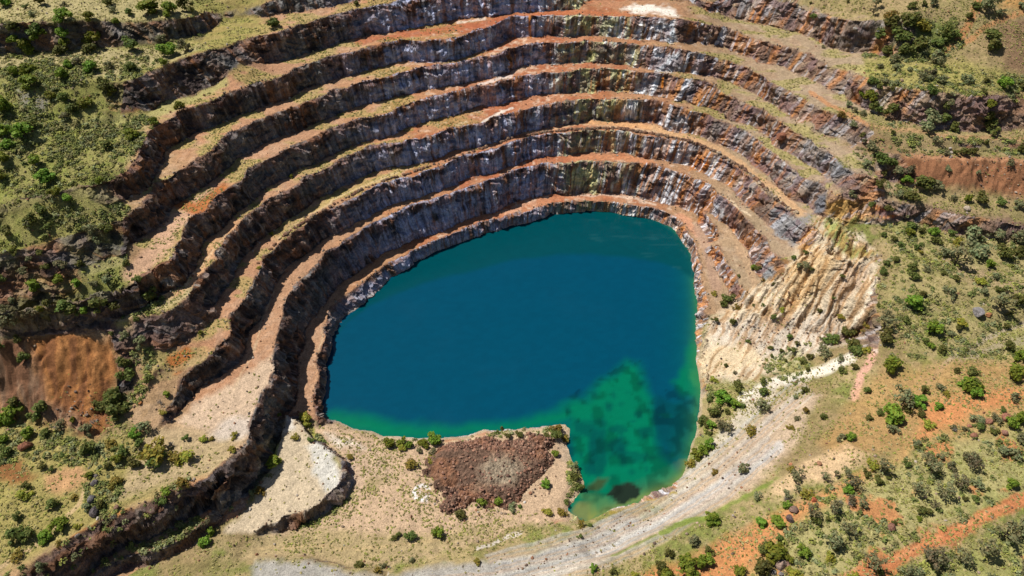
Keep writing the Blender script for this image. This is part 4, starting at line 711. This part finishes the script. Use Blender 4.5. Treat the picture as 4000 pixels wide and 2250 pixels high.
PL = {
(0,0): "490 120 130b,680 120 100b,885 160 65b,1150 50 150b,1290 70 130b,1410 40 160d,980 90 80d,860 75 70g,830 15 90d,490 30 60g,310 5 110d,195 50 60d,250 105 60g,30 20 110b,120 215 140d,285 220 140d,325 240 60b,310 325 90b,220 350 120b,130 330 90b,235 385 100b,490 270 90b,500 325 90b,470 370 120d,720 300 130b,690 360 100d,1010 340 140d,1290 375 150b,1220 300 80g,1390 350 120g,700 500 110b,520 490 80b,600 470 90g,490 555 110b,205 525 120b,240 610 140b,115 545 80b,395 490 70g,850 690 65b,645 775 120b,390 720 80b,800 640 130d,490 740 120d,50 790 160b,190 990 150b,40 990 120b,70 1085 90b,1000 1010 110b,40 1185 110b,280 1215 90b,350 1330 130b,755 1370 65b,10 1330 90b,1240 475 60b,830 490 80g,1000 500 110d,0 260 90d,240 950 110d,820 1090 120d,560 810 110d,500 870 80g,1170 920 70b,1360 790 80b",
(0,483): "525 50 90b,435 10 90b,330 130 110d,250 200 120d,370 260 90d,230 250 90g,60 290 110d,110 430 70b,120 465 80d,350 330 60d,190 580 90g,460 550 100g,310 455 80d,360 560 80d,620 540 90d,460 650 100b,280 720 120b,30 650 120d,320 890 70b,500 850 160d,560 880 130d,390 870 90d,640 900 70b,760 840 170d,880 860 110d,1150 770 150d,590 690 70b,820 660 90g,720 690 70g,70 970 150g,35 870 90g,110 820 80g,245 915 80g,10 1165 80d,150 1110 90d,200 1230 130d,1040 960 70d,1080 1120 120g,960 1080 110g,950 1280 120d,980 1370 150d,1130 1400 90d,1050 650 90d,1520 1065 40b,860 1070 60d,740 360 80g,700 280 90g,830 270 110d,960 530 90d,230 510 70g",
(0,966): "120 200 130b,30 250 110b,75 280 90b,220 355 100b,350 350 100d,330 150 160d,280 230 110d,130 130 120d,460 310 90g,30 410 90b,60 490 110d,780 150 130d,900 180 180d,870 80 200d,1270 75 60b,1230 210 55y,1090 310 120g,680 330 130g,550 260 60b,670 460 140d,840 440 80y,935 490 110d,905 555 90b,1020 580 120d,1170 490 200y,1200 560 150d,1410 520 140y,1330 540 100y,1550 405 70y,1600 405 50y,1410 395 70d,1770 380 65y,1750 480 70y,1020 380 90b,1060 430 90d,190 820 120y,205 755 80d,405 875 140d,470 1045 120b,350 1130 120b,135 985 90d,150 1110 180d,230 1120 120d,135 1280 90y,445 1195 50y,330 610 80d,400 640 60d,880 720 110y,770 890 110d,660 910 80g,680 680 60b,1255 800 70b,1240 870 90d,1380 735 110y,480 525 60d,560 480 60g,560 850 60y,820 610 80d,590 1070 60y,1540 1180 90b,1600 1110 80b,1590 1060 70g,820 1350 50g,580 1290 90g,320 1360 100g,1355 940 50g,1760 940 50g,1670 960 50g,1905 810 70g,1215 135 60x,700 275 80x,1300 445 70x,870 1000 50x,560 560 50x",
(644,0): "270 1330 40b,140 170 110d,760 20 60d", (644,483): "120 310 40b,25 565 35y",
(644,966): "395 240 100y,380 290 80y,295 395 60y,415 415 60d,95 590 90g,150 560 110b,30 800 80y,190 250 50d,1010 445 90b,1100 430 80b,1090 470 70y,1165 445 70b,1265 435 90b,1345 415 100b,1180 590 90y,1230 500 60g,1340 560 80y,1340 500 80g,1700 880 90b,1820 880 80b,1540 970 100d,1365 1110 95b,1175 1125 110d,1050 1150 60d,1080 1125 50d,785 1350 80d,915 1400 60y,705 540 60y,1180 1320 50g,1665 1320 70y,1855 330 40d,1820 360 50d,1905 380 60d,960 1370 60g,1925 920 70g,1740 420 60y",
(1288,966): "60 370 70d,340 330 110y,320 370 120d,255 385 60d,405 400 60y,330 525 60b,255 745 70b,465 690 80d,510 765 80d,470 610 60g,375 960 80y,410 880 60d,275 950 80y,60 915 50d,1500 1000 120b,1360 1165 100g,1465 300 80d,1580 80 130b,1525 190 120d,1490 110 70d,1430 260 110d,1670 140 90b,1740 155 70d,1620 200 60d,1700 15 90d,1495 300 80b,1485 360 60d,1435 490 100b,1470 450 90b,1390 520 90b,1350 590 90y,1600 300 130g,1800 340 90y,1880 150 110g,1890 40 100d,1840 830 80g,1885 1040 90b,1740 630 110g,1320 1320 130b,1430 1330 120b,1110 1360 130d,1330 1410 140b,1175 1430 130b,1480 1250 80d,1720 1400 90b,1870 1360 180d,1180 1260 90d,610 1380 60b,760 1400 70d,510 1140 50d,590 1060 40d,520 1040 70y,930 1440 80y,1900 1220 110d,1530 650 60y",
(1288,483): "1840 580 70d,1815 570 50b,1625 790 110d,1590 840 70d,1525 760 50y,1690 860 60y,1530 960 55d,1665 975 75d,1890 850 40d,1710 630 35d,1780 1120 45d,1610 1305 45d,1890 660 35y,1700 1440 70d,1890 1420 70d,1820 850 30d,1520 1410 60y,1680 1360 40g",
(1932,483): "190 485 60d,280 455 60d,265 560 120g,320 590 50d,470 420 50g,550 635 50d,490 800 35d,385 895 55d,530 940 70y,40 945 50d,100 880 50y,40 690 30d,860 595 75d,890 530 70d,955 500 75d,1095 625 100d,1080 560 110d,1120 410 60d,1150 450 50y,995 400 70d,950 350 55d,865 315 70d,1075 240 100d,1060 300 80b,1150 285 70d,1240 300 80b,1265 360 90d,1370 305 80d,1420 365 90y,1530 310 170g,1560 430 160g,1400 500 170o,1340 450 120g,1720 320 150g,1880 330 150g,1780 450 150d,1880 440 120d,1660 540 90b,1705 630 70g,1320 605 60d,1415 645 70d,1195 575 70g,1600 670 100y,1745 730 80d,1625 740 70g,1370 740 110g,1100 830 150b,1165 760 80d,1890 800 120d,1725 850 140o,1810 915 60d,1925 900 60g,890 910 100g,870 1000 130o,880 1090 140d,740 1010 80y,1035 955 70d,1225 1020 130b,1440 970 90y,1425 1020 60d,1795 1010 65d,830 850 40d,1185 1110 90d,1220 1155 60b,1300 1170 110d,1815 1150 130d,1890 1230 100b,1375 1060 60g,630 1130 190d,480 1100 120d,590 1050 110d,420 1190 130g,660 1180 120d,410 1100 50d,740 1180 80y,900 1310 160b,550 1340 80d,940 1260 100g,1530 1345 100d,1420 1335 60d,1840 1370 130b,1490 1430 110b,1560 1430 80d,265 1280 60d,295 1330 70d,315 1235 60d,190 1185 55d,215 1140 55d,95 1190 50d,130 1265 45d,155 1090 60d,20 1170 50d,25 1235 40d,545 1250 70g,650 1310 70d,1600 60 120d,1500 50 70b,1750 70 90d,1880 90 100g,1390 40 70g,1080 20 120d,980 10 90g,620 20 90g,900 120 80d,1035 180 60g,460 220 40d,770 100 60d,1490 1190 40d",
(1932,966): "740 40 70d,1170 40 80d,1290 15 70g,1540 60 100b,1500 5 160b,1340 70 60y,1000 110 170o,1100 120 120b,840 205 70d,930 230 180b,1040 180 90d,1150 215 90d,1280 160 75b,760 245 85d,410 235 75d,930 330 90g,1200 290 90y,1480 330 60g,1580 260 130g,1585 310 90d,1720 250 90g,1890 255 110b,1830 300 90b,1700 345 80d,1850 90 90g,1770 190 60d,1900 390 120g,1750 490 100g,1840 500 120g,1390 320 60g,550 395 80g,620 390 75b,1120 430 80g,1120 475 60d,205 90 50g,210 255 60g,165 320 60y,280 190 70y,270 35 80d,1040 590 85d,1300 540 80g,1190 560 120o,1220 640 140o,1530 540 120g,1520 610 110o,1375 600 100g,840 630 130o,780 590 110y,830 715 90d,740 660 90d,910 700 50d,620 745 130o,600 785 90b,500 680 70o,420 700 80o,585 670 70o,200 675 110g,170 640 60y,290 820 90y,210 790 70o,130 830 80o,140 905 80b,310 960 120o,360 1010 100d,480 930 110o,700 900 90o,620 870 80o,65 1010 110b,450 1010 60d,1110 790 140o,1310 810 130o,1430 740 120o,1560 740 100g,1150 940 110d,1475 860 55d,1555 855 80d,1830 740 110b,1660 790 40d,1135 1010 50b,580 1080 130o,470 1170 160o,500 1210 100d,260 1255 110b,40 1240 170b,460 1290 90y,760 1340 160o,840 1400 90d,1190 1290 170o,1270 1330 130o,1450 1300 160o,1620 1230 190o,1770 1110 170o,1890 1080 170o,1040 1400 130g,1120 1420 110o,80 1150 70d,940 1040 60d,1250 910 60o,640 1430 90y,140 1310 70b,1900 1380 160o,615 890 70x,130 850 70x,1400 345 50x,420 690 60x,540 890 50x,1680 330 60x,190 1420 120y",
(1932,0): "805 40 85o,790 100 70o,925 110 110y,1085 40 90d,1240 20 90g,1170 30 60d,1640 40 150g,1510 120 80d,1740 90 80g,1560 40 90d,1900 40 80g,1670 250 160d,1690 340 160d,1330 230 160d,1390 260 100d,1260 440 130g,1290 400 70d,840 500 60g,960 510 80g,1060 520 50g,880 620 70g,780 610 110d,965 625 60g,1230 545 100g,1160 580 80g,1215 590 60g,1300 605 90g,1500 590 110g,1640 605 70d,1760 615 110b,1810 620 80g,1920 650 100d,820 680 70d,810 715 50d,925 690 50d,1215 700 110d,685 745 70b,755 745 110b,780 800 130d,835 815 80d,905 840 120d,600 790 70g,650 830 60g,710 850 60g,1660 785 90b,1640 880 140d,1660 950 150d,1620 690 60d,1330 800 100d,1380 770 80g,1200 880 150g,1330 890 110d,1180 950 120g,1390 950 120d,545 865 85y,640 940 60g,705 1015 60d,935 1000 45d,720 1065 60g,780 1110 110g,1260 1060 80g,1640 1070 60d,1890 1120 110d,1340 1150 70g,1450 1140 110d,1540 1140 80d,850 1190 130d,940 1220 100d,870 1310 60d,1040 1360 75b,1060 1290 90g,960 1300 110g,750 1230 80g,1150 1380 150d,1250 1400 130g,830 1390 100d,1350 1280 80g,1820 1240 70g,1830 730 60g,1580 1300 60g,1130 340 140d,1030 360 140d,950 440 100g,1000 290 170d,880 380 120d,1150 200 160y,1060 150 160d,1270 330 120d,900 190 160d,820 270 140d,330 160 60d,600 10 40d,320 20 30d,410 350 40g"}
plants = []
for (u0, v0), s_ in PL.items():
    for e in s_.split(','):
        a, b_, c_ = e.split(); plants.append((u0 + int(a) / 3, v0 + int(b_) / 3, int(c_[:-1]) / 3, c_[-1]))
byk = {}
for p in plants:
    l = min(LM, key=lambda q: (q[0] - p[0]) ** 2 + (q[1] - p[1]) ** 2); byk.setdefault((p[3], l), []).append(p)
lab = {}
for (k, l), ps in byk.items():
    ps.sort(key=lambda p: (p[0] - l[0]) ** 2 + (p[1] - l[1]) ** 2)
    for i, p in enumerate(ps): lab[p] = '%s, %s the %s' % (KIND[k][1], ORDN[min(i, 11)] if len(ps) > 1 else 'the one beside', l[2]) if len(ps) > 1 else '%s standing alone of its kind by the %s' % (KIND[k][1], l[2])
for n_, p in enumerate(plants):
    u, v, s, k = p
    x, y, z = cast(u, v + s * .30); d_ = y * CP - (z - HC) * SP
    rad = s * d_ / FV * .5 * {'b': 1.0, 'd': .82, 'g': .92, 'o': 1.0, 'y': .98, 'x': 1.0}[k]; crown, trunk = protos[k, rg.randint(7)]
    t = bpy.data.objects.new(KIND[k][0], None); C.objects.link(t); t.empty_display_size = .3
    t.location = (x, y, z - .05); t.rotation_euler = (0, 0, rg.uniform(0, 6.28)); f = rad * rg.uniform(.94, 1.06)
    t.scale = (f * rg.uniform(.85, 1.2), f * rg.uniform(.85, 1.2), f * (rg.uniform(.85, 1.1) if k != 'y' else .75))
    link('twigs' if k == 'x' else 'crown', crown, t); link('trunk', trunk, t); tag(t, lab[p], 'bush' if k in 'by' else ('tree' if k == 'o' else 'shrub'), GRP[k])

# ------------------------------------------------------------------ ground cover that nobody could count
cellA = np.zeros((H, W)); cellA[:-1, :-1] = np.diff(VX[:-1], axis=1) * np.diff(VY[:, :-1], axis=0); cellA[cellA > .2] = 0
vis = (US > -60) & (US < 2640) & (VS > -60) & (VS < 1510) & (VZ > .5)
base_d = cellA * vis * np.maximum(1 - np.clip(rockm * 1.5, 0, 1), .55 * inpoly(US, VS, [(-20,1470),(83,1420),(200,1345),(330,1278),(430,1230),(470,1225),(440,1290),(330,1350),(200,1420),(120,1470)])); pitm = inpoly(US, VS, PIT)
def pick(den, n):
    d = (den * base_d).ravel(); i = rg.choice(len(d), n, p=d / d.sum()); return PXv.ravel()[i] + rg.uniform(-.3, .3, n), PYv.ravel()[i] + rg.uniform(-.3, .3, n), PZv.ravel()[i], i
SCR = np.zeros((H, W))
for poly, wgt in [([(-60,130),(420,150),(380,330),(300,450),(330,640),(300,720),(420,740),(390,800),(-60,840)], 1.0), ([(-60,55),(520,45),(500,110),(-60,140)], .5), ([(250,850),(400,830),(380,960),(310,1100),(270,1020)], 1.2), ([(-60,1040),(150,1090),(260,1120),(240,1180),(60,1160),(-60,1200)], 1.0), ([(210,1170),(320,1100),(420,1110),(330,1180),(260,1300),(210,1290)], .7),
    ([(290,1280),(440,1230),(520,1250),(400,1380),(260,1449),(80,1449),(180,1390)], .8), ([(-20,1470),(83,1415),(200,1340),(330,1272),(430,1225),(480,1205),(450,1260),(330,1320),(200,1390),(100,1470)], 1.3), ([(250,1449),(330,1385),(410,1350),(480,1318),(520,1285),(540,1290),(490,1350),(400,1380),(280,1449)], 1.3), ([(2160,80),(2400,40),(2430,110),(2380,150),(2230,160),(2170,135)], 1.6), ([(2180,160),(2600,180),(2600,320),(2250,330),(2200,260)], .6), ([(2180,340),(2600,350),(2600,385),(2300,385),(2330,470),(2200,520),(2150,440),(2140,380)], 1.0), ([(2240,560),(2600,600),(2600,900),(2240,900),(2210,760)], .45), ([(2040,1230),(2300,1120),(2600,1000),(2600,1230),(2200,1400),(2100,1460),(1850,1460),(1950,1360)], .3), ([(2200,1470),(2600,1290),(2600,1470)], .6), ([(1760,960),(1800,980),(1770,1120),(1740,1180),(1745,1090)], .8), ([(1395,1065),(1440,1065),(1450,1130),(1480,1200),(1460,1260),(1430,1250),(1425,1130)], 1.6), ([(960,1095),(1110,1112),(1290,1083),(1400,1070),(1400,1090),(1290,1100),(1110,1128),(960,1110)], .8), ([(1900,900),(2040,860),(2040,960),(1930,960)], .4), ([(640,1170),(690,1080),(705,1090),(680,1200)], 1.5), ([(755,1040),(790,1070),(830,1130),(800,1110)], 1.5), ([(880,1180),(890,1260),(800,1320),(740,1320),(870,1260)], .5)]:
    SCR = np.maximum(SCR, inpoly(UJ, VJ, poly) * wgt)
def cover(name, den, n, rad, per, lsz, cols, label, cat, up=.5):
    x, y, z, i = pick(den, n); r = rg.uniform(*rad, n)
    dirs = rg.normal(size=(n, per, 3)); dirs /= np.linalg.norm(dirs, axis=2)[:, :, None]; dirs[:, :, 2] = np.abs(dirs[:, :, 2])
    cen_ = np.stack([x, y, z], 1)[:, None, :] + dirs * (r[:, None] * rg.uniform(.4, 1.0, (n, per)))[:, :, None] * np.array([1, 1, .8])
    co, qd = leaf_quads(cen_.reshape(-1, 3), np.repeat(r, per) * lsz, up, dirs.reshape(-1, 3) * .7)
    c = np.array(cols, float)[rg.choice(len(cols), n)] * rg.uniform(.75, 1.25, (n, 1))
    cc_ = np.repeat(np.repeat(c, per, 0) * rg.uniform(.75, 1.25, (n * per, 1)), 4, 0)
    o = link(name, np_mesh(name, co, qd, cc_, [vcol_mat(name)], False)); tag(o, label, cat, None, 'stuff')
clump = sst(.48, .62, fb2(VX / 5, VY / 5, 3, 81))
cover('low_scrub', SCR * (clump + .15), 7000, (.35, 1.15), 26, .30, [(.17, .19, .055), (.20, .22, .10), (.12, .145, .04), (.24, .25, .06), (.22, .20, .08)], 'low green and grey scrub spread over the hillsides', 'scrub')
tden = (1 - pitm) * (.35 + sst(.45, .6, fb2(VX / 8, VY / 8, 3, 82))) * (1 - .9 * inpoly(US, VS, SLUMP)) + pitm * sst(.5, .6, fb2(VX / 9, VY / 4, 3, 47)) * np.interp(US, [300, 900, 1150, 1250, 1650, 1760], [1, .8, .5, .05, .05, .8]) * sst(20, 26, VZ)
for poly in ([(715,1035),(745,1035),(860,1170),(870,1230),(700,1335),(540,1350),(690,1150)], [(620,1405),(880,1435),(1090,1418),(1450,1330),(1600,1260),(1750,1240),(1640,1340),(1450,1430),(1300,1500),(600,1500)], [(-60,840),(150,830),(290,855),(300,1000),(240,1110),(-60,1040)], [(2270,385),(2600,400),(2600,500),(2340,470)], [(440,1060),(600,960),(700,880),(640,1090),(560,1090)], [(1500,1400),(1640,1300),(1960,1010),(2060,990),(1900,1220),(1650,1335)], [(1300,1420),(1560,1290),(1700,1300),(1300,1460)]): tden = np.where(inpoly(UJ, VJ, poly), .06, tden)
cover('grass_tussocks', tden, 42000, (.14, .42), 6, .62, [(.27, .24, .075), (.34, .29, .13), (.22, .22, .055), (.30, .26, .10), (.19, .17, .06), (.25, .26, .06)], 'small dry grass tussocks dotted over the open ground', 'grass', .8)

# ------------------------------------------------------------------ stones
M_STONE = vcol_mat('stone')
ico_v = np.array([(0, 0, 1), (.89, 0, .45), (.28, .85, .45), (-.72, .53, .45), (-.72, -.53, .45), (.28, -.85, .45), (.72, .53, -.45), (-.28, .85, -.45), (-.89, 0, -.45), (-.28, -.85, -.45), (.72, -.53, -.45), (0, 0, -1)])
ico_f = np.array([(0,1,2),(0,2,3),(0,3,4),(0,4,5),(0,5,1),(1,6,2),(2,7,3),(3,8,4),(4,9,5),(5,10,1),(6,7,2),(7,8,3),(8,9,4),(9,10,5),(10,6,1),(11,7,6),(11,8,7),(11,9,8),(11,10,9),(11,6,10)])
def stones(name, x, y, z, r, cols, parent=None, label=None, cat=None):
    n = len(x); v = ico_v[None] * rg.uniform(.65, 1.25, (n, 12, 1)) * (r[:, None, None] * rg.uniform(.6, 1.25, (n, 1, 3)))
    v = v + np.stack([x, y, z + r * .25], 1)[:, None, :]; f = (ico_f[None] + 12 * np.arange(n)[:, None, None]).reshape(-1, 3)
    c = np.repeat(np.array(cols, float)[rg.choice(len(cols), n)] * rg.uniform(.7, 1.3, (n, 1)), 12, 0)
    o = link(name, np_mesh(name, v.reshape(-1, 3), f, c, [M_STONE], False), parent)
    if label: tag(o, label, cat, None, 'stuff')
    else: o['kind'] = 'stuff'
    return o
talus = blur(np.clip(rockm, 0, 1), 8) * (1 - rockm)
sden = talus * 2.6 + .05
for poly, wgt in [([(-60,840),(150,830),(290,855),(300,1000),(240,1110),(-60,1040)], .9), ([(2270,385),(2600,400),(2600,500),(2340,470)], 1.2), ([(2200,505),(2420,530),(2600,600),(2330,570)], 1.0), ([(1780,810),(2130,780),(2130,860),(1900,880)], 1.0), ([(1040,1120),(1400,1080),(1420,1150),(1390,1230),(1300,1290),(1120,1310),(1060,1230)], .8), ([(1940,1390),(2000,1390),(1990,1449),(1940,1449)], 3), ([(1300,1430),(1560,1290),(1700,1300),(1300,1470)], .6)]: sden = np.where(inpoly(UJ, VJ, poly), wgt, sden)
x, y, z, i = pick(sden, 15000)
stones('loose_stones', x, y, z, .07 + .38 * rg.rand(15000) ** 5, [(.20, .13, .085), (.13, .09, .07), (.28, .21, .15), (.24, .12, .07), (.32, .27, .22)], None, 'loose stones scattered on scree slopes and terraces', 'stones')
def boulder_mesh(seed, col):
    import bmesh
    r_ = np.random.RandomState(seed); bm = bmesh.new(); bmesh.ops.create_icosphere(bm, subdivisions=3, radius=1)
    pl = [(Vector(r_.normal(size=3)).normalized(), r_.uniform(.55, .85)) for _ in range(9)]
    for v in bm.verts:
        for n_, dd in pl:
            e = v.co.dot(n_) - dd
            if e > 0: v.co -= n_ * e * .92
        v.co *= 1 + .12 * (float(vn3(np.array([v.co.x * 3]), np.array([v.co.y * 3]), np.array([v.co.z * 3 + seed]), 5)[0]) - .5)
    me = bpy.data.meshes.new('boulder'); bm.to_mesh(me); bm.free(); n = len(me.vertices)
    a = me.color_attributes.new('Col', 'FLOAT_COLOR', 'POINT'); sh = r_.uniform(.75, 1.25, n)
    a.data.foreach_set('color', np.c_[np.array(col)[None] * sh[:, None], np.ones(n)].astype(np.float32).ravel()); me.materials.append(M_ROCK); return me
berm_m = [boulder_mesh(i, c) for i, c in enumerate([(.22, .12, .075), (.17, .095, .065), (.26, .17, .115), (.20, .14, .10)])]
pale_m = [boulder_mesh(20 + i, c) for i, c in enumerate([(.42, .32, .22), (.34, .27, .21)])]
BERM = [(650,662),(672,640),(700,605),(740,575),(790,545),(840,515),(900,483),(961,456),(1027,437),(1077,420),(1127,404),(1177,385),(1244,364),(1288,347),(1371,333),(1455,325),(1555,323),(1610,333),(1643,337),(1677,344),(1727,354),(1768,367),(1802,384),(1827,400),(1860,419),(1893,445),(1918,469),(1935,486),(1957,505),(1974,516),(1987,526),(2002,535)]
bp_ = res(BERM, 260)
for n_, (u, v) in enumerate(bp_):
    if (550 < u < 900 or 905 < u < 1300) and rg.rand() < .35: continue
    u += rg.uniform(-1.2, 1.2); v += rg.uniform(-1, 1); x, y = map(float, at(u, v, Z[3] - DROP * float(np.interp(Z[3], [Z[2], Z[8]], [0, 1])) * float(sst(1700, 1880, u)))); z = ground(x, y); r = rg.uniform(.45, .85) * (1.15 if u > 1400 else 1)
    o = link('boulder', berm_m[rg.randint(4)] if u < 1800 or rg.rand() < .6 else pale_m[rg.randint(2)])
    o.location = (x, y, z + r * .3); o.scale = (r * rg.uniform(.8, 1.3), r * rg.uniform(.8, 1.2), r * rg.uniform(.7, .95)); o.rotation_euler = (rg.uniform(-.4, .4), rg.uniform(-.4, .4), rg.uniform(0, 6.28))
    tag(o, 'boulder in the long row lining the outer edge of the third terrace', 'boulder', 'boulders along the third terrace edge')
for zx, zy, s, (u0, v0), col, lb in [(200,455,95,(0,966),(.30,.13,.08),'big reddish boulder in scrub at lower left'), (70,345,34,(0,966),(.42,.25,.19),'small pink boulder above the big red boulder'), (725,690,36,(0,966),(.25,.21,.19),'topmost grey rock of the dark rock row'), (720,745,58,(0,966),(.15,.13,.13),'second rock from top of the dark rock row'), (700,870,66,(0,966),(.15,.14,.14),'third rock from top of the dark rock row'), (715,955,84,(0,966),(.12,.10,.10),'largest lowest rock of the dark rock row'), (880,930,48,(0,966),(.22,.13,.09),'brown boulder on the grassy cliff edge'), (590,1140,38,(0,966),(.26,.22,.20),'grey boulder on the orange bank at lower left'), (745,1012,32,(0,966),(.52,.46,.40),'pale boulder just below the dark rock row'), (1890,945,26,(0,966),(.6,.54,.46),'small white boulder left of the pale wedge'), (1062,143,30,(0,966),(.40,.18,.07),'small orange rock beside the dark thicket'),
    (1582,902,88,(1932,483),(.27,.25,.25),'big grey slab boulder on the right slope'), (1665,925,44,(1932,483),(.48,.22,.10),'orange rock beside the grey slab boulder'), (1500,122,48,(1932,483),(.45,.37,.29),'pale boulder on top of the purple scree bank'), (925,1075,62,(1932,966),(.24,.12,.085),'dark red boulder above the red dirt track'), (1780,360,50,(1932,966),(.34,.18,.13),'upright pink boulder near the right edge'), (1550,385,48,(1932,966),(.30,.14,.09),'red boulder left of the upright pink boulder'), (385,595,36,(1932,966),(.36,.19,.11),'brown block on the pale bare patch'), (170,603,28,(1932,966),(.50,.22,.12),'small orange boulder left of the pale bare patch'), (190,945,64,(1932,966),(.22,.14,.11),'flat brown boulder on the red earth at lower right'), (165,1015,70,(1932,966),(.13,.09,.085),'dark boulder beside a bright bush at lower right'), (1800,252,80,(1932,966),(.34,.15,.10),'red slab boulder beside bushes near right edge'), (1660,282,56,(1932,966),(.32,.15,.10),'red slab left of the red slab boulder'), (1515,317,34,(1932,966),(.36,.17,.11),'small red rock left of the red slabs'), (340,868,44,(1932,966),(.42,.12,.06),'bright red rock among trees at lower right'),
    (100,1270,50,(1932,966),(.40,.27,.21),'pink rock at the top of the rock pile'), (95,1350,90,(1932,966),(.34,.24,.19),'largest boulder of the rock pile at bottom'), (145,1350,44,(1932,966),(.30,.18,.14),'boulder right of the largest one in the rock pile'), (45,1425,40,(1932,966),(.24,.22,.21),'grey boulder at the bottom left of the rock pile'), (95,1432,44,(1932,966),(.26,.23,.22),'grey boulder at the bottom right of the rock pile'), (630,290,32,(1932,0),(.42,.38,.34),'pale boulder on the upper right scree'), (1005,612,28,(1932,0),(.36,.25,.17),'small tan rock on the scarp at upper right'), (1372,1125,24,(1932,0),(.5,.44,.38),'topmost pale stone of the cairn by the upper road'), (1380,1152,30,(1932,0),(.42,.36,.31),'middle pale stone of the cairn by the upper road'), (1378,1186,28,(1932,0),(.36,.31,.27),'lowest pale stone of the cairn by the upper road'), (90,1040,85,(1932,0),(.24,.10,.06),'rounded rusty boulder jutting from the fourth wall'), (1395,1045,22,(1288,966),(.5,.36,.28),'pink stone beside the green gully'), (95,892,20,(1288,966),(.7,.66,.6),'white stone below the brown rubble heap'), (1175,810,28,(1932,483),(.35,.3,.26),'small grey stone right of the slump')]:
    u, v, s = u0 + zx / 3, v0 + zy / 3, s / 3; x, y, z = cast(u, v + s * .2); d_ = y * CP - (z - HC) * SP; r = s * d_ / FV * .5
    o = link('boulder', boulder_mesh(100 + zx + zy, col)); o.location = (x, y, z + r * .35); o.scale = (r * 1.15, r * 1.0, r * .85); o.rotation_euler = (rg.uniform(-.3, .3), rg.uniform(-.3, .3), rg.uniform(0, 6.28))
    tag(o, lb, 'boulder')

# ------------------------------------------------------------------ rubble heap on the quarry floor
HP = [(1060,1190),(1075,1150),(1105,1128),(1150,1108),(1220,1100),(1300,1098),(1360,1094),(1390,1105),(1395,1140),(1385,1170),(1360,1200),(1330,1225),(1310,1262),(1280,1275),(1230,1275),(1180,1262),(1150,1285),(1120,1300),(1105,1275),(1125,1250),(1085,1230)]
hp = [tuple(map(float, at(u, v, 1.6))) for u, v in HP]; hx = np.array([p[0] for p in hp]); hy = np.array([p[1] for p in hp])
ax = np.arange(hx.min() - 3, hx.max() + 3, .25); ay = np.arange(hy.min() - 3, hy.max() + 3, .25); AX, AY = np.meshgrid(ax, ay)
hw = (fb2(AX / 3, AY / 3, 3, 91) - .5) * 6; ins = inpoly(AX + hw, AY + hw, hp); sd_ = sdist(AX + hw, AY + hw, hp); sg = np.where(ins, sd_, -sd_)
hgt = 2.6 * (1 - np.exp(-np.maximum(sg, 0) / 2.4)) + np.where(sg > 0, 1, 0) * ((fb2(AX / 2.5, AY / 2.5, 3, 92) - .5) * 1.3 + (fb2(AX / .6, AY / .6, 2, 93) - .5) * .7) * sst(0, 1.2, sg)
gnd = np.array([[ground(a, b) for a in ax] for b in ay]); AZ_ = gnd + np.where(sg > 0, hgt, -.6)
hn = fb2(AX / 4, AY / 4, 3, 94); hc = np.ones(AX.shape + (3,)) * np.array((.155, .095, .066)); hc = mixc(hc, (.24, .12, .07), sst(.5, .65, hn)); hu, hv = sight(AX, AY, AZ_)
hc = mixc(hc, (.30, .24, .17), np.clip(1.3 - np.hypot((hu - 1262) / 70, (hv - 1185) / 38) + (hn - .5) * 2, 0, 1)); hc = mixc(hc, (.36, .19, .13), sst(.55, .7, fb2(AX / .9, AY / .9, 2, 95)) * .6 * (hv < 1135)); hc *= (.6 + .8 * vn2(AX / .5, AY / .5, 96))[..., None]
hi = np.arange(AX.size).reshape(AX.shape); hq = np.stack([hi[:-1, :-1], hi[:-1, 1:], hi[1:, 1:], hi[1:, :-1]], -1).reshape(-1, 4); hq = hq[(sg.ravel()[hq] > -.8).all(1)]
u, inv = np.unique(hq, return_inverse=True)
heap = link('rubble_heap', np_mesh('rubble_heap', np.stack([AX, AY, AZ_], -1).reshape(-1, 3)[u], inv.reshape(-1, 4), np.clip(hc, .01, .8).reshape(-1, 3)[u], [M_ROCK], False))
tag(heap, 'low reddish brown heap of broken rock on the quarry floor', 'rubble heap')
k_ = np.nonzero((sg > .1).ravel())[0]; k_ = rg.choice(k_, 1500, p=(.3 + 1.0 * ((hu > 1310) | (hv < 1130) | (hv > 1225))).ravel()[k_] / (.3 + 1.0 * ((hu > 1310) | (hv < 1130) | (hv > 1225))).ravel()[k_].sum())
stones('stones', AX.ravel()[k_], AY.ravel()[k_], AZ_.ravel()[k_], .12 + .4 * rg.rand(1500) ** 2.5, [(.22, .11, .075), (.14, .08, .06), (.34, .2, .14), (.28, .15, .1)], heap)
# ------------------------------------------------------------------ light
w = bpy.data.worlds.new('World'); bpy.context.scene.world = w; w.use_nodes = True
sk = w.node_tree.nodes.new('ShaderNodeTexSky'); sk.sky_type = 'NISHITA'; sk.sun_disc = False
EL, AZ = R(59), R(-67)
sk.sun_elevation = EL; sk.sun_rotation = AZ
bg = w.node_tree.nodes['Background']; bg.inputs['Strength'].default_value = .047; w.node_tree.links.new(sk.outputs[0], bg.inputs[0])
sun = bpy.data.lights.new('sun', 'SUN'); so = bpy.data.objects.new('sun', sun); C.objects.link(so)
sun.energy = 4.7; sun.angle = R(.53); sun.color = (1, .95, .87)
d = Vector((math.sin(AZ) * math.cos(EL), math.cos(AZ) * math.cos(EL), math.sin(EL)))
so.rotation_euler = d.to_track_quat('Z', 'Y').to_euler(); so.location = d * 400
vs = bpy.context.scene.view_settings; vs.view_transform = 'Standard'; vs.look = 'None'; vs.exposure = 0.25; vs.gamma = 1
